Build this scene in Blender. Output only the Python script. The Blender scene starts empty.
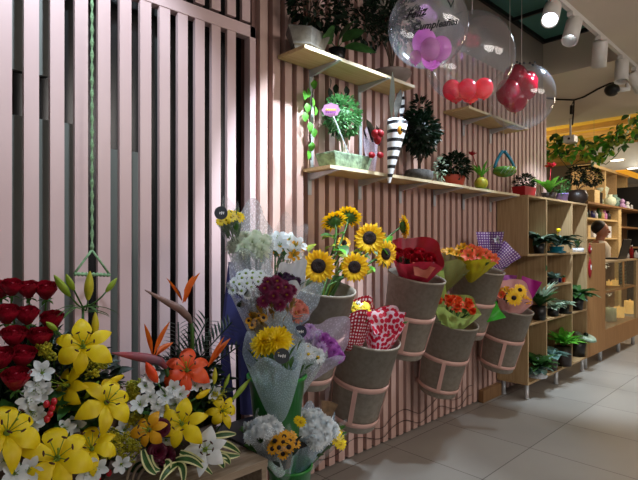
import bpy, math, random
from mathutils import Vector, Matrix
random.seed(7)
V = Vector
PI = math.pi
scn = bpy.context.scene
COL = scn.collection

# ------------------------------------------------------------------ camera geometry
CAM = V((0.0, -2.03, 1.30))
ANG = math.radians(45.9)
FWD = V((math.cos(ANG), math.sin(ANG), 0))
RGT = V((math.sin(ANG), -math.cos(ANG), 0))
UP = V((0, 0, 1))
FOC = 500.0

def ray(px, py):
    return FWD + RGT * ((px - 319) / FOC) + UP * ((243 - py) / FOC)
def P(px, py, y):                      # point of the plane y = const
    d = ray(px, py)
    return CAM + d * ((y - CAM.y) / d.y)
def PX(px, py, x):                     # point of the plane x = const
    d = ray(px, py)
    return CAM + d * ((x - CAM.x) / d.x)
def PZ(px, py, z):
    d = ray(px, py)
    return CAM + d * ((z - CAM.z) / d.z)

cam_d = bpy.data.cameras.new('camera')
cam_o = bpy.data.objects.new('camera', cam_d)
COL.objects.link(cam_o)
cam_o.location = CAM
cam_d.sensor_width = 36
cam_d.lens = 36 * FOC / 638
cam_d.shift_y = 3.0 / 638
cam_d.clip_start = 0.05
cam_o.rotation_euler = (PI / 2, 0, ANG - PI / 2)
scn.camera = cam_o

# ------------------------------------------------------------------ materials
def lin(c):
    return c / 12.92 if c <= 0.04045 else ((c + 0.055) / 1.055) ** 2.4
def hx(s):
    s = s.lstrip('#')
    return tuple(lin(int(s[i:i + 2], 16) / 255) for i in (0, 2, 4)) + (1,)

MATS = {}
def newmat(name):
    m = bpy.data.materials.new(name)
    m.use_nodes = True
    nt = m.node_tree
    nt.nodes.clear()
    out = nt.nodes.new('ShaderNodeOutputMaterial')
    MATS[name] = m
    return m, nt, out

def mat(name, col, rough=0.6, metal=0.0, var=0.12, scale=12, bump=0.0, bscale=60, tl=0.0, emit=0, spec=0.5,
        stretch=None, col2=None, coord='Object'):
    """principled surface with noise-driven colour variation; tl mixes in translucency"""
    m, nt, out = newmat(name)
    N, L = nt.nodes, nt.links
    p = N.new('ShaderNodeBsdfPrincipled')
    p.inputs['Roughness'].default_value = rough
    p.inputs['Metallic'].default_value = metal
    p.inputs['Specular IOR Level'].default_value = spec
    tc = N.new('ShaderNodeTexCoord')
    mp = N.new('ShaderNodeMapping')
    if stretch: mp.inputs['Scale'].default_value = stretch
    L.new(tc.outputs[coord], mp.inputs['Vector'])
    no = N.new('ShaderNodeTexNoise')
    no.inputs['Scale'].default_value = scale
    no.inputs['Detail'].default_value = 4
    L.new(mp.outputs[0], no.inputs['Vector'])
    c = hx(col)
    c2 = hx(col2) if col2 else tuple(x * (1 - 2.2 * var) for x in c[:3]) + (1,)
    r = N.new('ShaderNodeValToRGB')
    r.color_ramp.elements[0].position = 0.34
    r.color_ramp.elements[1].position = 0.66
    r.color_ramp.elements[0].color = c2
    r.color_ramp.elements[1].color = c
    L.new(no.outputs['Fac'], r.inputs[0])
    L.new(r.outputs[0], p.inputs['Base Color'])
    if bump:
        nb = N.new('ShaderNodeTexNoise')
        nb.inputs['Scale'].default_value = bscale
        nb.inputs['Detail'].default_value = 3
        L.new(mp.outputs[0], nb.inputs['Vector'])
        b = N.new('ShaderNodeBump')
        b.inputs['Strength'].default_value = bump
        b.inputs['Distance'].default_value = 0.004
        L.new(nb.outputs['Fac'], b.inputs['Height'])
        L.new(b.outputs[0], p.inputs['Normal'])
    if emit:
        p.inputs['Emission Color'].default_value = c
        p.inputs['Emission Strength'].default_value = emit
    sh = p.outputs[0]
    if tl:
        t = N.new('ShaderNodeBsdfTranslucent')
        L.new(r.outputs[0], t.inputs['Color'])
        mx = N.new('ShaderNodeMixShader')
        mx.inputs[0].default_value = tl
        L.new(p.outputs[0], mx.inputs[1]); L.new(t.outputs[0], mx.inputs[2])
        sh = mx.outputs[0]
    L.new(sh, out.inputs['Surface'])
    return m

def wood(name, c1, c2, axis=2, rough=0.55, scale=5.0):
    st = [14, 14, 14]; st[axis] = 0.9
    return mat(name, c1, rough, col2=c2, scale=scale, stretch=st, bump=0.12, bscale=20, spec=0.35)

def film(name, col, dots=None, base=0.25, dotfac=0.85, dscale=70, rough=0.35):
    """thin translucent wrapping film with printed dots"""
    m, nt, out = newmat(name)
    N, L = nt.nodes, nt.links
    p = N.new('ShaderNodeBsdfPrincipled')
    p.inputs['Base Color'].default_value = hx(col)
    p.inputs['Roughness'].default_value = rough
    tl = N.new('ShaderNodeBsdfTranslucent'); tl.inputs['Color'].default_value = hx(col)
    mx0 = N.new('ShaderNodeMixShader'); mx0.inputs[0].default_value = 0.4
    L.new(p.outputs[0], mx0.inputs[1]); L.new(tl.outputs[0], mx0.inputs[2])
    tr = N.new('ShaderNodeBsdfTransparent')
    mx = N.new('ShaderNodeMixShader')
    L.new(tr.outputs[0], mx.inputs[1]); L.new(mx0.outputs[0], mx.inputs[2])
    tc = N.new('ShaderNodeTexCoord')
    vo = N.new('ShaderNodeTexVoronoi'); vo.inputs['Scale'].default_value = dscale
    vo.inputs['Randomness'].default_value = 0.85
    vo.voronoi_dimensions = '2D'; L.new(tc.outputs['UV'], vo.inputs['Vector'])
    mr = N.new('ShaderNodeMapRange')
    mr.inputs['From Min'].default_value = 0.15; mr.inputs['From Max'].default_value = 0.24
    mr.inputs['To Min'].default_value = dotfac; mr.inputs['To Max'].default_value = base
    L.new(vo.outputs['Distance'], mr.inputs['Value'])
    L.new(mr.outputs[0], mx.inputs[0])
    L.new(mx.outputs[0], out.inputs['Surface'])
    return m

def dotted(name, col, dot, dscale=45, thr=0.3, rough=0.4, tl=0.3, rnd=0.15):
    """opaque printed paper: round dots on a ground colour"""
    m, nt, out = newmat(name)
    N, L = nt.nodes, nt.links
    tc = N.new('ShaderNodeTexCoord')
    vo = N.new('ShaderNodeTexVoronoi'); vo.inputs['Scale'].default_value = dscale
    vo.inputs['Randomness'].default_value = rnd
    vo.voronoi_dimensions = '2D'; L.new(tc.outputs['UV'], vo.inputs['Vector'])
    r = N.new('ShaderNodeValToRGB')
    r.color_ramp.elements[0].position = thr; r.color_ramp.elements[0].color = hx(dot)
    r.color_ramp.elements[1].position = thr + 0.05; r.color_ramp.elements[1].color = hx(col)
    L.new(vo.outputs['Distance'], r.inputs[0])
    p = N.new('ShaderNodeBsdfPrincipled'); p.inputs['Roughness'].default_value = rough
    L.new(r.outputs[0], p.inputs['Base Color'])
    t = N.new('ShaderNodeBsdfTranslucent'); L.new(r.outputs[0], t.inputs['Color'])
    mx = N.new('ShaderNodeMixShader'); mx.inputs[0].default_value = tl
    L.new(p.outputs[0], mx.inputs[1]); L.new(t.outputs[0], mx.inputs[2])
    L.new(mx.outputs[0], out.inputs['Surface'])
    return m

def clear(name, tint='#ffffff', body=0.06, rough=0.03, haze=0.0):
    """thin clear plastic or glass: fresnel gloss over a see-through sheet"""
    m, nt, out = newmat(name)
    N, L = nt.nodes, nt.links
    tr = N.new('ShaderNodeBsdfTransparent'); tr.inputs['Color'].default_value = hx(tint)
    gl = N.new('ShaderNodeBsdfGlossy'); gl.inputs['Roughness'].default_value = rough
    lw = N.new('ShaderNodeLayerWeight'); lw.inputs['Blend'].default_value = 0.25
    mr = N.new('ShaderNodeMapRange')
    mr.inputs['To Min'].default_value = body; mr.inputs['To Max'].default_value = 0.75
    pw = N.new('ShaderNodeMath'); pw.operation = 'POWER'; pw.inputs[1].default_value = 2.2
    L.new(lw.outputs['Facing'], pw.inputs[0])
    L.new(pw.outputs[0], mr.inputs['Value'])
    mx = N.new('ShaderNodeMixShader')
    L.new(mr.outputs[0], mx.inputs[0])
    L.new(tr.outputs[0], mx.inputs[1]); L.new(gl.outputs[0], mx.inputs[2])
    df = N.new('ShaderNodeBsdfDiffuse'); df.inputs['Color'].default_value = hx('#e8f0ff')
    m2 = N.new('ShaderNodeMixShader'); m2.inputs[0].default_value = haze
    L.new(mx.outputs[0], m2.inputs[1]); L.new(df.outputs[0], m2.inputs[2])
    L.new(m2.outputs[0], out.inputs['Surface'])
    return m

# ------------------------------------------------------------------ mesh builder
class MB:
    def __init__(s, M=None):
        s.v = []; s.f = []; s.mi = []; s.cur = 0; s.M = M; s.uv = {}
    def pt(s, p):
        s.v.append(tuple(s.M @ V(p)) if s.M else tuple(p)); return len(s.v) - 1
    def face(s, ids):
        s.f.append(tuple(ids)); s.mi.append(s.cur)
    def box(s, x0, x1, y0, y1, z0, z1, bev=0.0):
        a = [s.pt(p) for p in ((x0, y0, z0), (x1, y0, z0), (x1, y1, z0), (x0, y1, z0), (x0, y0, z1), (x1, y0, z1), (x1, y1, z1), (x0, y1, z1))]
        for q in ((3, 2, 1, 0), (4, 5, 6, 7), (0, 1, 5, 4), (1, 2, 6, 5), (2, 3, 7, 6), (3, 0, 4, 7)):
            s.face([a[i] for i in q])
        return s
    def grid(s, rows, closed=False):
        ids = [[s.pt(p) for p in r] for r in rows]
        for i in range(len(ids) - 1):
            n = len(ids[i])
            for j in range(n if closed else n - 1):
                s.face((ids[i][j], ids[i][(j + 1) % n], ids[i + 1][(j + 1) % n], ids[i + 1][j]))
        return ids
    def lathe(s, prof, n=28, M=None, rx=1, ry=1, fn=None):
        rows = []
        for (r, z) in prof:
            row = []
            for k in range(n):
                a = 2 * PI * k / n
                rr = fn(a, z) * r if fn else r
                p = V((rr * rx * math.cos(a), rr * ry * math.sin(a), z))
                row.append(M @ p if M else p)
            rows.append(row)
        s.grid(rows, True)
        return s
    def tube(s, pts, r, n=6, r1=None, cap=True):
        pts = [V(p) for p in pts]
        r1 = r if r1 is None else r1
        rows = []
        for i, p in enumerate(pts):
            d = (pts[min(i + 1, len(pts) - 1)] - pts[max(i - 1, 0)])
            d = d.normalized() if d.length > 1e-9 else V((0, 0, 1))
            a = d.orthogonal().normalized() if i == 0 else (pa - d * pa.dot(d)).normalized()
            pa = a
            b = d.cross(a)
            k = i / max(1, len(pts) - 1)
            rr = r(k) if callable(r) else r + (r1 - r) * k
            rows.append([p + (a * math.cos(2 * PI * j / n) + b * math.sin(2 * PI * j / n)) * rr for j in range(n)])
        ids = s.grid(rows, True)
        if cap:
            s.face(list(reversed(ids[0]))); s.face(ids[-1])
        return s
    def ball(s, c, r, n=10, m=7, sc=(1, 1, 1), M=None):
        rows = []
        for i in range(m + 1):
            th = PI * i / m
            row = []
            for j in range(n):
                a = 2 * PI * j / n
                p = V((math.sin(th) * math.cos(a) * sc[0] * r, math.sin(th) * math.sin(a) * sc[1] * r, -math.cos(th) * r * sc[2]))
                if M: p = M @ p
                row.append(V(c) + p)
            rows.append(row)
        s.grid(rows, True)
        return s
    def blob(s, c, r):                 # tiny octahedron
        c = V(c)
        i = [s.pt(c + V(d) * r) for d in ((1, 0, 0), (0, 1, 0), (-1, 0, 0), (0, -1, 0), (0, 0, 1), (0, 0, -1))]
        for k in range(4):
            s.face((i[k], i[(k + 1) % 4], i[4])); s.face((i[(k + 1) % 4], i[k], i[5]))
    def petal(s, M, L, W, a0, a1, cup=0.25, nu=6, nv=4, tip=0.0, wpow=0.8, base=0.25, r0=0.0, ruff=0.0, peak=0.55, pp=2.0):
        """a petal or leaf leaving the axis along +X at elevation a0, ending at a1 (degrees)"""
        x, z = r0, 0.0
        rows = []
        ph = random.random() * 6
        for i in range(nu + 1):
            t = i / nu
            a = math.radians(a0 + (a1 - a0) * t)
            if i: x += math.cos(a) * L / nu; z += math.sin(a) * L / nu
            w = base + (1 - base) * min(1, t / peak) ** 0.8 if t < peak else max(tip, 1 - ((t - peak) / (1 - peak)) ** pp) ** wpow
            w *= W / 2
            row = []
            for j in range(nv + 1):
                q = 2 * j / nv - 1
                lift = cup * w * q * q
                zz = ruff * math.sin(ph + t * 9 + q * 3) * abs(q) * W
                row.append(M @ V((x - math.sin(a) * lift, q * w, z + math.cos(a) * lift + zz)))
            rows.append(row)
        s.grid(rows)
    def mesh(s, name, mats, smooth=True, M=None):
        me = bpy.data.meshes.new(name)
        me.from_pydata([tuple(M @ V(v)) for v in s.v] if M else s.v, [], s.f)
        for m in (mats if isinstance(mats, (list, tuple)) else [mats]):
            me.materials.append(MATS[m] if isinstance(m, str) else m)
        me.polygons.foreach_set('material_index', s.mi)
        if s.uv:
            ul = me.uv_layers.new(name='UVMap')
            for lp_ in me.loops: ul.data[lp_.index].uv = s.uv.get(lp_.vertex_index, (0, 0))
        if smooth: me.polygons.foreach_set('use_smooth', [True] * len(s.f))
        me.update()
        return me
    def put(s, name, mats, parent=None, smooth=True, bevel=0, solid=0, sub=0):
        xs = [v[0] for v in s.v]; ys = [v[1] for v in s.v]; zs = [v[2] for v in s.v]
        c = V(((min(xs) + max(xs)) / 2, (min(ys) + max(ys)) / 2, min(zs)))
        me = s.mesh(name, mats, smooth, Matrix.Translation(-c))
        o = put(name, me, Matrix.Translation(c), parent)
        if solid:
            b = o.modifiers.new('solid', 'SOLIDIFY'); b.thickness = solid; b.offset = 0
        if bevel:
            b = o.modifiers.new('bevel', 'BEVEL'); b.width = bevel; b.segments = 2; b.limit_method = 'ANGLE'
        if sub:
            b = o.modifiers.new('sub', 'SUBSURF'); b.levels = sub; b.render_levels = sub
        return o

W = {}
def put(name, me, M=Matrix.Identity(4), parent=None):
    o = bpy.data.objects.new(name, me)
    COL.objects.link(o)
    if parent:
        o.parent = parent
        o.matrix_local = W[parent.name].inverted() @ M
    else:
        o.matrix_local = M
    W[o.name] = M.copy()
    return o
def tag(o, label, cat, group=None, kind=None):
    o['label'] = label
    if cat: o['category'] = cat
    if group: o['group'] = group
    if kind: o['kind'] = kind
    return o
def thing(name, loc, label, cat, group=None):
    o = put(name, None, Matrix.Translation(V(loc)))
    o.empty_display_size = 0.05
    return tag(o, label, cat, group)
def struct(o):
    o['kind'] = 'structure'; return o
def LM(loc, z, roll=0.0, s=1.0):
    q = V(z).normalized().to_track_quat('Z', 'Y')
    return Matrix.Translation(V(loc)) @ q.to_matrix().to_4x4() @ Matrix.Rotation(roll, 4, 'Z') @ Matrix.Scale(s, 4)
def facing(loc, rx=0.0, uz=0.0):
    return (CAM - V(loc)).normalized() + RGT * rx + UP * uz
def RZ(a): return Matrix.Rotation(a, 4, 'Z')
def rnd(a, b): return random.uniform(a, b)
def bez(p0, p1, p2, n=8):
    p0, p1, p2 = V(p0), V(p1), V(p2)
    return [p0 * (1 - t) ** 2 + p1 * 2 * t * (1 - t) + p2 * t * t for t in [i / n for i in range(n + 1)]]

# ------------------------------------------------------------------ material palette
mat('slat_pink', '#dcc0bf', 0.34, col2='#cfb0ae', scale=3, stretch=(1, 1, 0.35), spec=0.5)
mat('slat_rose', '#d2b0a5', 0.45, col2='#c39f92', scale=3, stretch=(3, 3, 0.4))
mat('backing_rose', '#8a655c', 0.7, var=0.1, scale=2)
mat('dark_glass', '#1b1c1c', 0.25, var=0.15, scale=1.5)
mat('grey_panel', '#7d817a', 0.5, var=0.08, scale=2)
mat('wall_paint', '#a79d92', 0.85, var=0.03, scale=2)
mat('beige_ceiling', '#d8cab8', 0.9, var=0.02, scale=2)
mat('teal_ceiling', '#4a7f7a', 0.8, var=0.08, scale=2)
mat('black_trim', '#0c0e0e', 0.5, var=0.1)
mat('yellow_ceiling', '#e6bc3c', 0.8, var=0.06, scale=2)
mat('white_soffit', '#c3c9cc', 0.6, var=0.04, scale=2)
mat('amber_strip', '#e8a02a', 0.6, emit=0.9)
wood('beam_wood', '#e6c27c', '#d2a85e', axis=1)
wood('oak', '#b79b72', '#a3855c', axis=0)
wood('oak_upright', '#b99f78', '#a68a62', axis=2)
wood('oak_dark_and_shaded', '#8f6c48', '#7a5838', axis=2)
wood('ply', '#d5bd8c', '#c3a571', axis=0)
wood('panel_oak', '#a87c4c', '#94693c', axis=2)
wood('table_wood', '#a3917d', '#857460', axis=0)
mat('ivory_edge', '#d9c9a4', 0.5, var=0.03)
mat('bracket_steel', '#c4c8cb', 0.35, metal=0.3, var=0.03)
mat('bucket_taupe', '#9c9386', 0.6, col2='#8c8376', scale=40, bump=0.35, bscale=180)
mat('holder_pink', '#dfb2a6', 0.4, var=0.04)
mat('green_plastic', '#1f8a2c', 0.3, var=0.05, scale=3)
mat('navy_cloth', '#2a2860', 0.8, var=0.15, scale=6)
mat('black_plastic', '#121212', 0.4, var=0.1)
mat('white_plastic', '#e6e4df', 0.4, var=0.03)
mat('spot_white', '#cfcac2', 0.4, var=0.03)
mat('lens_glow', '#eaf6ff', 0.3, emit=14)
mat('down_glow', '#fff6e0', 0.3, emit=7)
mat('candle_glow', '#f5c070', 0.3, emit=0.8)
mat('terracotta', '#b5452f', 0.5, var=0.1, scale=5)
mat('red_pot', '#b3202a', 0.35, var=0.08)
mat('purple_pot', '#9a86d6', 0.35, var=0.05)
mat('brown_pot', '#2e211c', 0.4, var=0.15)
mat('stone', '#75716a', 0.85, col2='#504c47', scale=18, bump=0.5, bscale=50)
mat('moss_stone', '#8fa888', 0.9, col2='#5d6e58', scale=35, bump=0.8, bscale=70)
mat('rock', '#5c5a57', 0.9, col2='#353432', scale=30, bump=1.0, bscale=50)
mat('taupe_dish', '#8a7d72', 0.6, var=0.12, scale=10)
mat('soil', '#241a13', 0.95, var=0.3, scale=40, bump=0.8)
mat('bark', '#5a4636', 0.9, var=0.25, scale=30, bump=0.6)
mat('pale_bark', '#b7ab93', 0.9, var=0.15, scale=30, bump=0.4)
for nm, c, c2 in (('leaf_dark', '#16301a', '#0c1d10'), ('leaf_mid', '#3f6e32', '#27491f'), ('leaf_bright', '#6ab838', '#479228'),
                  ('leaf_blue', '#93b5ac', '#5f8880'), ('leaf_olive', '#a8b83e', '#7a8a2e'), ('leaf_pale', '#c3d6c0', '#84a68a'),
                  ('stem_green', '#4f7d35', '#365b24'), ('bud_green', '#a8bf3c', '#86a52e'), ('bud_yellow', '#e0cf2c', '#b9b82a'),
                  ('leaf_variegated', '#e8e6b0', '#d8d898'), ('goldenrod_y', '#d8cc3a', '#a2a838'), ('bronze_leaf', '#a57f2c', '#5e4a1c'),
                  ('moss_green', '#6fae6a', '#3e7440')):
    mat(nm, c, 0.45, col2=c2, scale=25, tl=0.22)
for nm, c, c2 in (('petal_yellow', '#fbe20e', '#f0cf08'), ('petal_gold', '#f2b51a', '#e09c10'), ('petal_orange', '#f5602a', '#ee4b1c'),
                  ('petal_white', '#eef2f4', '#dde6ea'), ('petal_cream', '#eaeede', '#cfe0c4'), ('petal_red', '#a80f2c', '#8a0a22'),
                  ('petal_crimson', '#c21c2c', '#9a1020'), ('petal_burgundy', '#6e1238', '#4f0c28'), ('petal_wine', '#8c1c50', '#6b1440'),
                  ('petal_violet', '#c46ac8', '#9c48ac'), ('petal_lilac', '#dcc0e8', '#c8a0dc'), ('petal_peach', '#ea9a86', '#d67c6c'),
                  ('petal_purple', '#4a1c4c', '#301036'), ('petal_bop', '#ee7a1c', '#e2600e'), ('petal_sun', '#fbd21c', '#f2b808'),
                  ('petal_tulip', '#f06a34', '#dc4a24'), ('petal_blue', '#2b2c7c', '#1e1e5a')):
    mat(nm, c, 0.5, col2=c2, scale=30, tl=0.3)
mat('bop_beak', '#8a6a62', 0.5, col2='#5c5048', scale=14)
mat('bop_red', '#9a3c40', 0.5, col2='#5a4a5a', scale=14)
mat('seed_dark', '#2a140e', 0.9, col2='#120806', scale=60, bump=1.0, bscale=150)
mat('centre_yellow', '#d8b51e', 0.8, var=0.1, bump=0.6)
mat('centre_green', '#7c9a3c', 0.8, var=0.1)
mat('anther', '#4a2412', 0.7, var=0.1)
mat('berry_red', '#c0182c', 0.2, var=0.1)
film('film_white', '#eaf4fb', base=0.40, dotfac=0.95, dscale=115)
film('film_blue', '#cfe6f6', base=0.50, dotfac=1.0, dscale=115)
film('film_lilac', '#e2d6ec', base=0.5, dotfac=0.75, dscale=90)
film('film_clear', '#eef4f6', base=0.13, dotfac=0.25, dscale=60)
film('film_olive', '#8f8f52', base=0.8, dotfac=0.85, dscale=30)
mat('paper_white', '#eef1f6', 0.5, var=0.03, tl=0.3)
mat('paper_red', '#a81a30', 0.45, var=0.15, scale=8, tl=0.3)
mat('paper_salmon', '#d8806a', 0.5, var=0.05, tl=0.3)
mat('paper_green', '#4fcf3c', 0.4, var=0.12, scale=8, tl=0.4)
mat('paper_lime', '#b3c86a', 0.5, var=0.12, scale=10, tl=0.4)
mat('paper_yellow', '#c9bc1e', 0.5, var=0.08, tl=0.3)
mat('paper_pink', '#e5a9a4', 0.5, var=0.06, tl=0.3)
mat('paper_magenta', '#c22a9c', 0.45, var=0.08, tl=0.3)
dotted('paper_purple_dots', '#7a4a9a', '#e8dff0', dscale=52, thr=0.27, rnd=0.0)
dotted('paper_red_dots', '#b01430', '#f6e6ea', dscale=58, thr=0.26, rnd=.2)
dotted('paper_hearts', '#f3d3de', '#d3173e', dscale=36, thr=0.42, rnd=0.7)
mat('brown_mesh', '#9a7a5c', 0.8, var=0.2, scale=50, tl=0.3)
mat('sticker', '#3a3f45', 0.45, var=0.03)
mat('sticker_navy', '#30334c', 0.45, var=0.03)
mat('print_white', '#f4f4f4', 0.5, var=0.01)
mat('print_black', '#14141a', 0.5, var=0.01)
mat('print_yellow', '#f0d23c', 0.5, var=0.02)
mat('sign_pink', '#f2b4ea', 0.5, var=0.1, scale=40)
mat('balloon_pink', '#ffb4f6', 0.16, var=0.05, tl=.4)
mat('balloon_coral', '#ff4c66', 0.13, var=0.05, tl=.4)
mat('balloon_crimson', '#b8102e', 0.1, var=0.06, tl=.3)
mat('ribbon', '#cfc9c2', 0.5, var=0.03)
clear('bubble', '#fbfdff', body=0.10, rough=0.07, haze=0.04)
clear('case_glass', '#f3f6ee', body=0.05, rough=0.02)
mat('rope_green', '#93bd8c', 0.7, var=0.25, scale=120)
mat('skin', '#b97a5c', 0.5, var=0.05)
mat('hair_dark', '#1c1210', 0.6, var=0.2)
mat('shirt_cream', '#d8cdb8', 0.8, var=0.05)
# ================================================================== THE SETTING
def tile_material():
    m, nt, out = newmat('floor_tile')
    N, L = nt.nodes, nt.links
    tc = N.new('ShaderNodeTexCoord'); mp = N.new('ShaderNodeMapping')
    mp.inputs['Location'].default_value = (0.49, 0.072, 0)
    L.new(tc.outputs['Object'], mp.inputs['Vector'])
    b = N.new('ShaderNodeTexBrick')
    b.offset = 0.0; b.squash = 1.0
    b.inputs['Scale'].default_value = 1.0
    b.inputs['Brick Width'].default_value = 0.61; b.inputs['Row Height'].default_value = 0.61
    b.inputs['Mortar Size'].default_value = 0.003; b.inputs['Mortar Smooth'].default_value = 0.2
    b.inputs['Color1'].default_value = hx('#a19d96'); b.inputs['Color2'].default_value = hx('#98948d')
    b.inputs['Mortar'].default_value = hx('#55514c')
    L.new(mp.outputs[0], b.inputs['Vector'])
    no = N.new('ShaderNodeTexNoise'); no.inputs['Scale'].default_value = 2.2; no.inputs['Detail'].default_value = 8
    L.new(tc.outputs['Object'], no.inputs['Vector'])
    r = N.new('ShaderNodeMapRange'); r.inputs['To Min'].default_value = 0.78; r.inputs['To Max'].default_value = 1.12
    L.new(no.outputs['Fac'], r.inputs['Value'])
    mu = N.new('ShaderNodeVectorMath'); mu.operation = 'SCALE'
    L.new(b.outputs['Color'], mu.inputs[0]); L.new(r.outputs[0], mu.inputs['Scale'])
    p = N.new('ShaderNodeBsdfPrincipled')
    L.new(mu.outputs[0], p.inputs['Base Color'])
    rr = N.new('ShaderNodeMapRange'); rr.inputs['To Min'].default_value = 0.28; rr.inputs['To Max'].default_value = 0.5
    L.new(no.outputs['Fac'], rr.inputs['Value']); L.new(rr.outputs[0], p.inputs['Roughness'])
    p.inputs['Specular IOR Level'].default_value = 0.45
    bp = N.new('ShaderNodeBump'); bp.inputs['Strength'].default_value = 0.3; bp.inputs['Distance'].default_value = 0.002
    inv = N.new('ShaderNodeMath'); inv.operation = 'SUBTRACT'; inv.inputs[0].default_value = 1
    L.new(b.outputs['Fac'], inv.inputs[1]); L.new(inv.outputs[0], bp.inputs['Height'])
    L.new(bp.outputs[0], p.inputs['Normal'])
    L.new(p.outputs[0], out.inputs['Surface'])
tile_material()

def bx(name, mats, *args, parent=None, bevel=0, smooth=False):
    m = MB(); m.box(*args)
    return m.put(name, mats, parent, smooth=smooth, bevel=bevel)

# floor: mesh in world coordinates so the tile grid lands on the wall
m = MB(); m.box(-3, 14, -5, 4.1, -0.05, 0)
fl = put('floor', m.mesh('floor', 'floor_tile', False)); struct(fl)

WX = 5.16
struct(bx('wall_left', 'backing_rose', 1.525, WX, 0.036, 0.15, 0, 2.80))
struct(bx('wall_upper', 'wall_paint', -3, WX, 0.03, 0.15, 2.80, 3.35))
m = MB()
k = 0; x = 1.575
while x < WX - 0.01:
    m.box(x - 0.024, x + 0.024, 0.0, 0.036, 0.012, 2.80); x += 0.083
struct(m.put('trim_1', 'slat_rose', smooth=False))
# slats left of and above the door, in front of a dark opening
m = MB()
x = 0.514 - 0.0865 * 14
while x < 1.46:
    m.box(x - 0.0245, x + 0.0245, 0.0, 0.020, 0.0, 2.325); x += 0.0865
d1 = m.put('door_1', 'slat_pink', smooth=False); struct(d1)
m = MB()
m.box(1.485, 1.522, -0.004, 0.045, 0.0, 2.385)
m.box(-0.9, 1.522, -0.004, 0.045, 2.325, 2.385)
struct(m.put('trim_2', 'slat_pink', smooth=False, bevel=0.003))
m = MB()
x = 0.514 - 0.0865 * 14
while x < 1.5:
    m.box(x - 0.0245, x + 0.0245, 0.0, 0.020, 2.40, 2.80); x += 0.0865
struct(m.put('trim_3', 'slat_pink', smooth=False))
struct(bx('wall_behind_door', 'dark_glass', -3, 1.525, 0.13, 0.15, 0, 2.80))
m = MB()
for (x0, x1, z0, z1) in ((0.2, 0.72, 0.2, 1.78), (0.2, 0.60, 1.95, 2.7), (0.80, 1.02, 0.2, 1.70), (1.06, 1.10, 0.3, 2.4)):
    m.box(x0, x1, 0.11, 0.13, z0, z1)
struct(m.put('trim_4', 'grey_panel', smooth=False))
m = MB(); m.box(3.78, 4.10, -0.045, -0.002, 0.0, 0.10)
struct(m.put('baseboard_left', 'oak_dark_and_shaded', smooth=False, bevel=0.003))

# ceilings
struct(bx('ceiling', 'beige_ceiling', -3, 7.46, -5, -0.70, 2.98, 3.45))
struct(bx('ceiling_far', 'beige_ceiling', WX, 7.46, -0.70, 4.0, 2.98, 3.45))
struct(bx('ceiling_recess', 'teal_ceiling', -3, WX, -0.70, 0.03, 3.35, 3.45))
m = MB()
m.box(-3, WX, 0.0, 0.03, 3.315, 3.35); m.box(WX - 0.03, WX, -0.70, 0.0, 3.315, 3.35)
for xx in (2.6, 3.6, 4.4):
    m.box(xx - 0.012, xx + 0.012, -0.70, 0.0, 3.30, 3.33)
struct(m.put('trim_5', 'black_trim', smooth=False))
struct(bx('ceiling_slatted', 'yellow_ceiling', 7.46, 13.2, -5, 4.0, 3.27, 3.45))
m = MB()
x = 9.05
while x < 13:
    m.box(x - 0.04, x + 0.04, -5, 4.0, 3.19, 3.27); x += 0.62
struct(m.put('trim_6', 'beam_wood', smooth=False))
struct(bx('ceiling_soffit', 'white_soffit', 10.5, 13.2, 0.45, 1.25, 2.66, 3.14))
m = MB(); m.box(10.52, 12.8, 0.66, 0.86, 2.645, 2.662)
struct(m.put('trim_7', 'amber_strip', smooth=False))
struct(bx('wall_back', 'wall_paint', WX, 13.2, 4.0, 4.1, 0, 3.45))
struct(bx('wall_side', 'wall_paint', WX - 0.1, WX, 0.15, 4.0, 0, 2.98))
struct(bx('wall_far', 'wall_paint', 13.2, 13.3, -5, 4.1, 0, 3.45))

# ================================================================== LIGHT FIXTURES
tr = MB(); tr.box(-0.5, 6.4, -0.735, -0.705, 2.945, 2.98)
o = tr.put('track_rail', 'spot_white', smooth=False)
tag(o, 'long white lighting track running along the ceiling edge', 'track rail')
SPOTS = []
def track_light(x, target, label, on=False, L=0.20, R=0.055):
    base = V((x, -0.72, 2.945))
    t = thing('track_light', base, label, 'spotlight', 'spotlights on the ceiling track')
    m = MB(); m.box(x - 0.05, x + 0.05, -0.74, -0.70, 2.915, 2.945)
    m.tube([base + V((0, 0, -0.03)), base + V((0, 0, -0.085))], 0.009, 8)
    m.put('mount', 'spot_white', t, smooth=False)
    c = base + V((0, 0, -0.115)); d = (V(target) - c).normalized()
    M = LM(c, d)
    b = MB(); b.lathe([(0.0, -L * 0.42), (R * 0.96, -L * 0.42), (R, -L * 0.40), (R, L * 0.58), (R * 0.88, L * 0.58), (R * 0.86, L * 0.04), (0, L * .04)], 24, M)
    b.put('lamp_housing', 'spot_white', t)
    e = MB(); q = L * (0.5 if on else 0.05); e.lathe([(R * 0.84, q), (R * 0.5, q + .003), (0, q + .003)], 20, M)
    e.put('lens', 'lens_glow', t)
    SPOTS.append((c + d * (L * 0.64), d))
    return t
TL = [(3.42, (2.3, -1.0, 1.7), 'bright spotlight facing the camera, left end of the visible track'),
      (3.80, (2.75, -0.75, 1.15), 'second spotlight from the left, long cylinder pointing down'),
      (4.40, (5.0, -0.45, 1.6), 'third spotlight from the left, tilted towards the right'),
      (4.99, (4.75, -0.75, 1.9), 'fourth spotlight from the left, hanging nearly straight down'),
      (5.42, (5.9, -1.0, 2.1), 'spotlight at the right edge of the photo showing its lit face')]
for i, a in enumerate(TL): track_light(*a, on=i in (0, 4))

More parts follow.
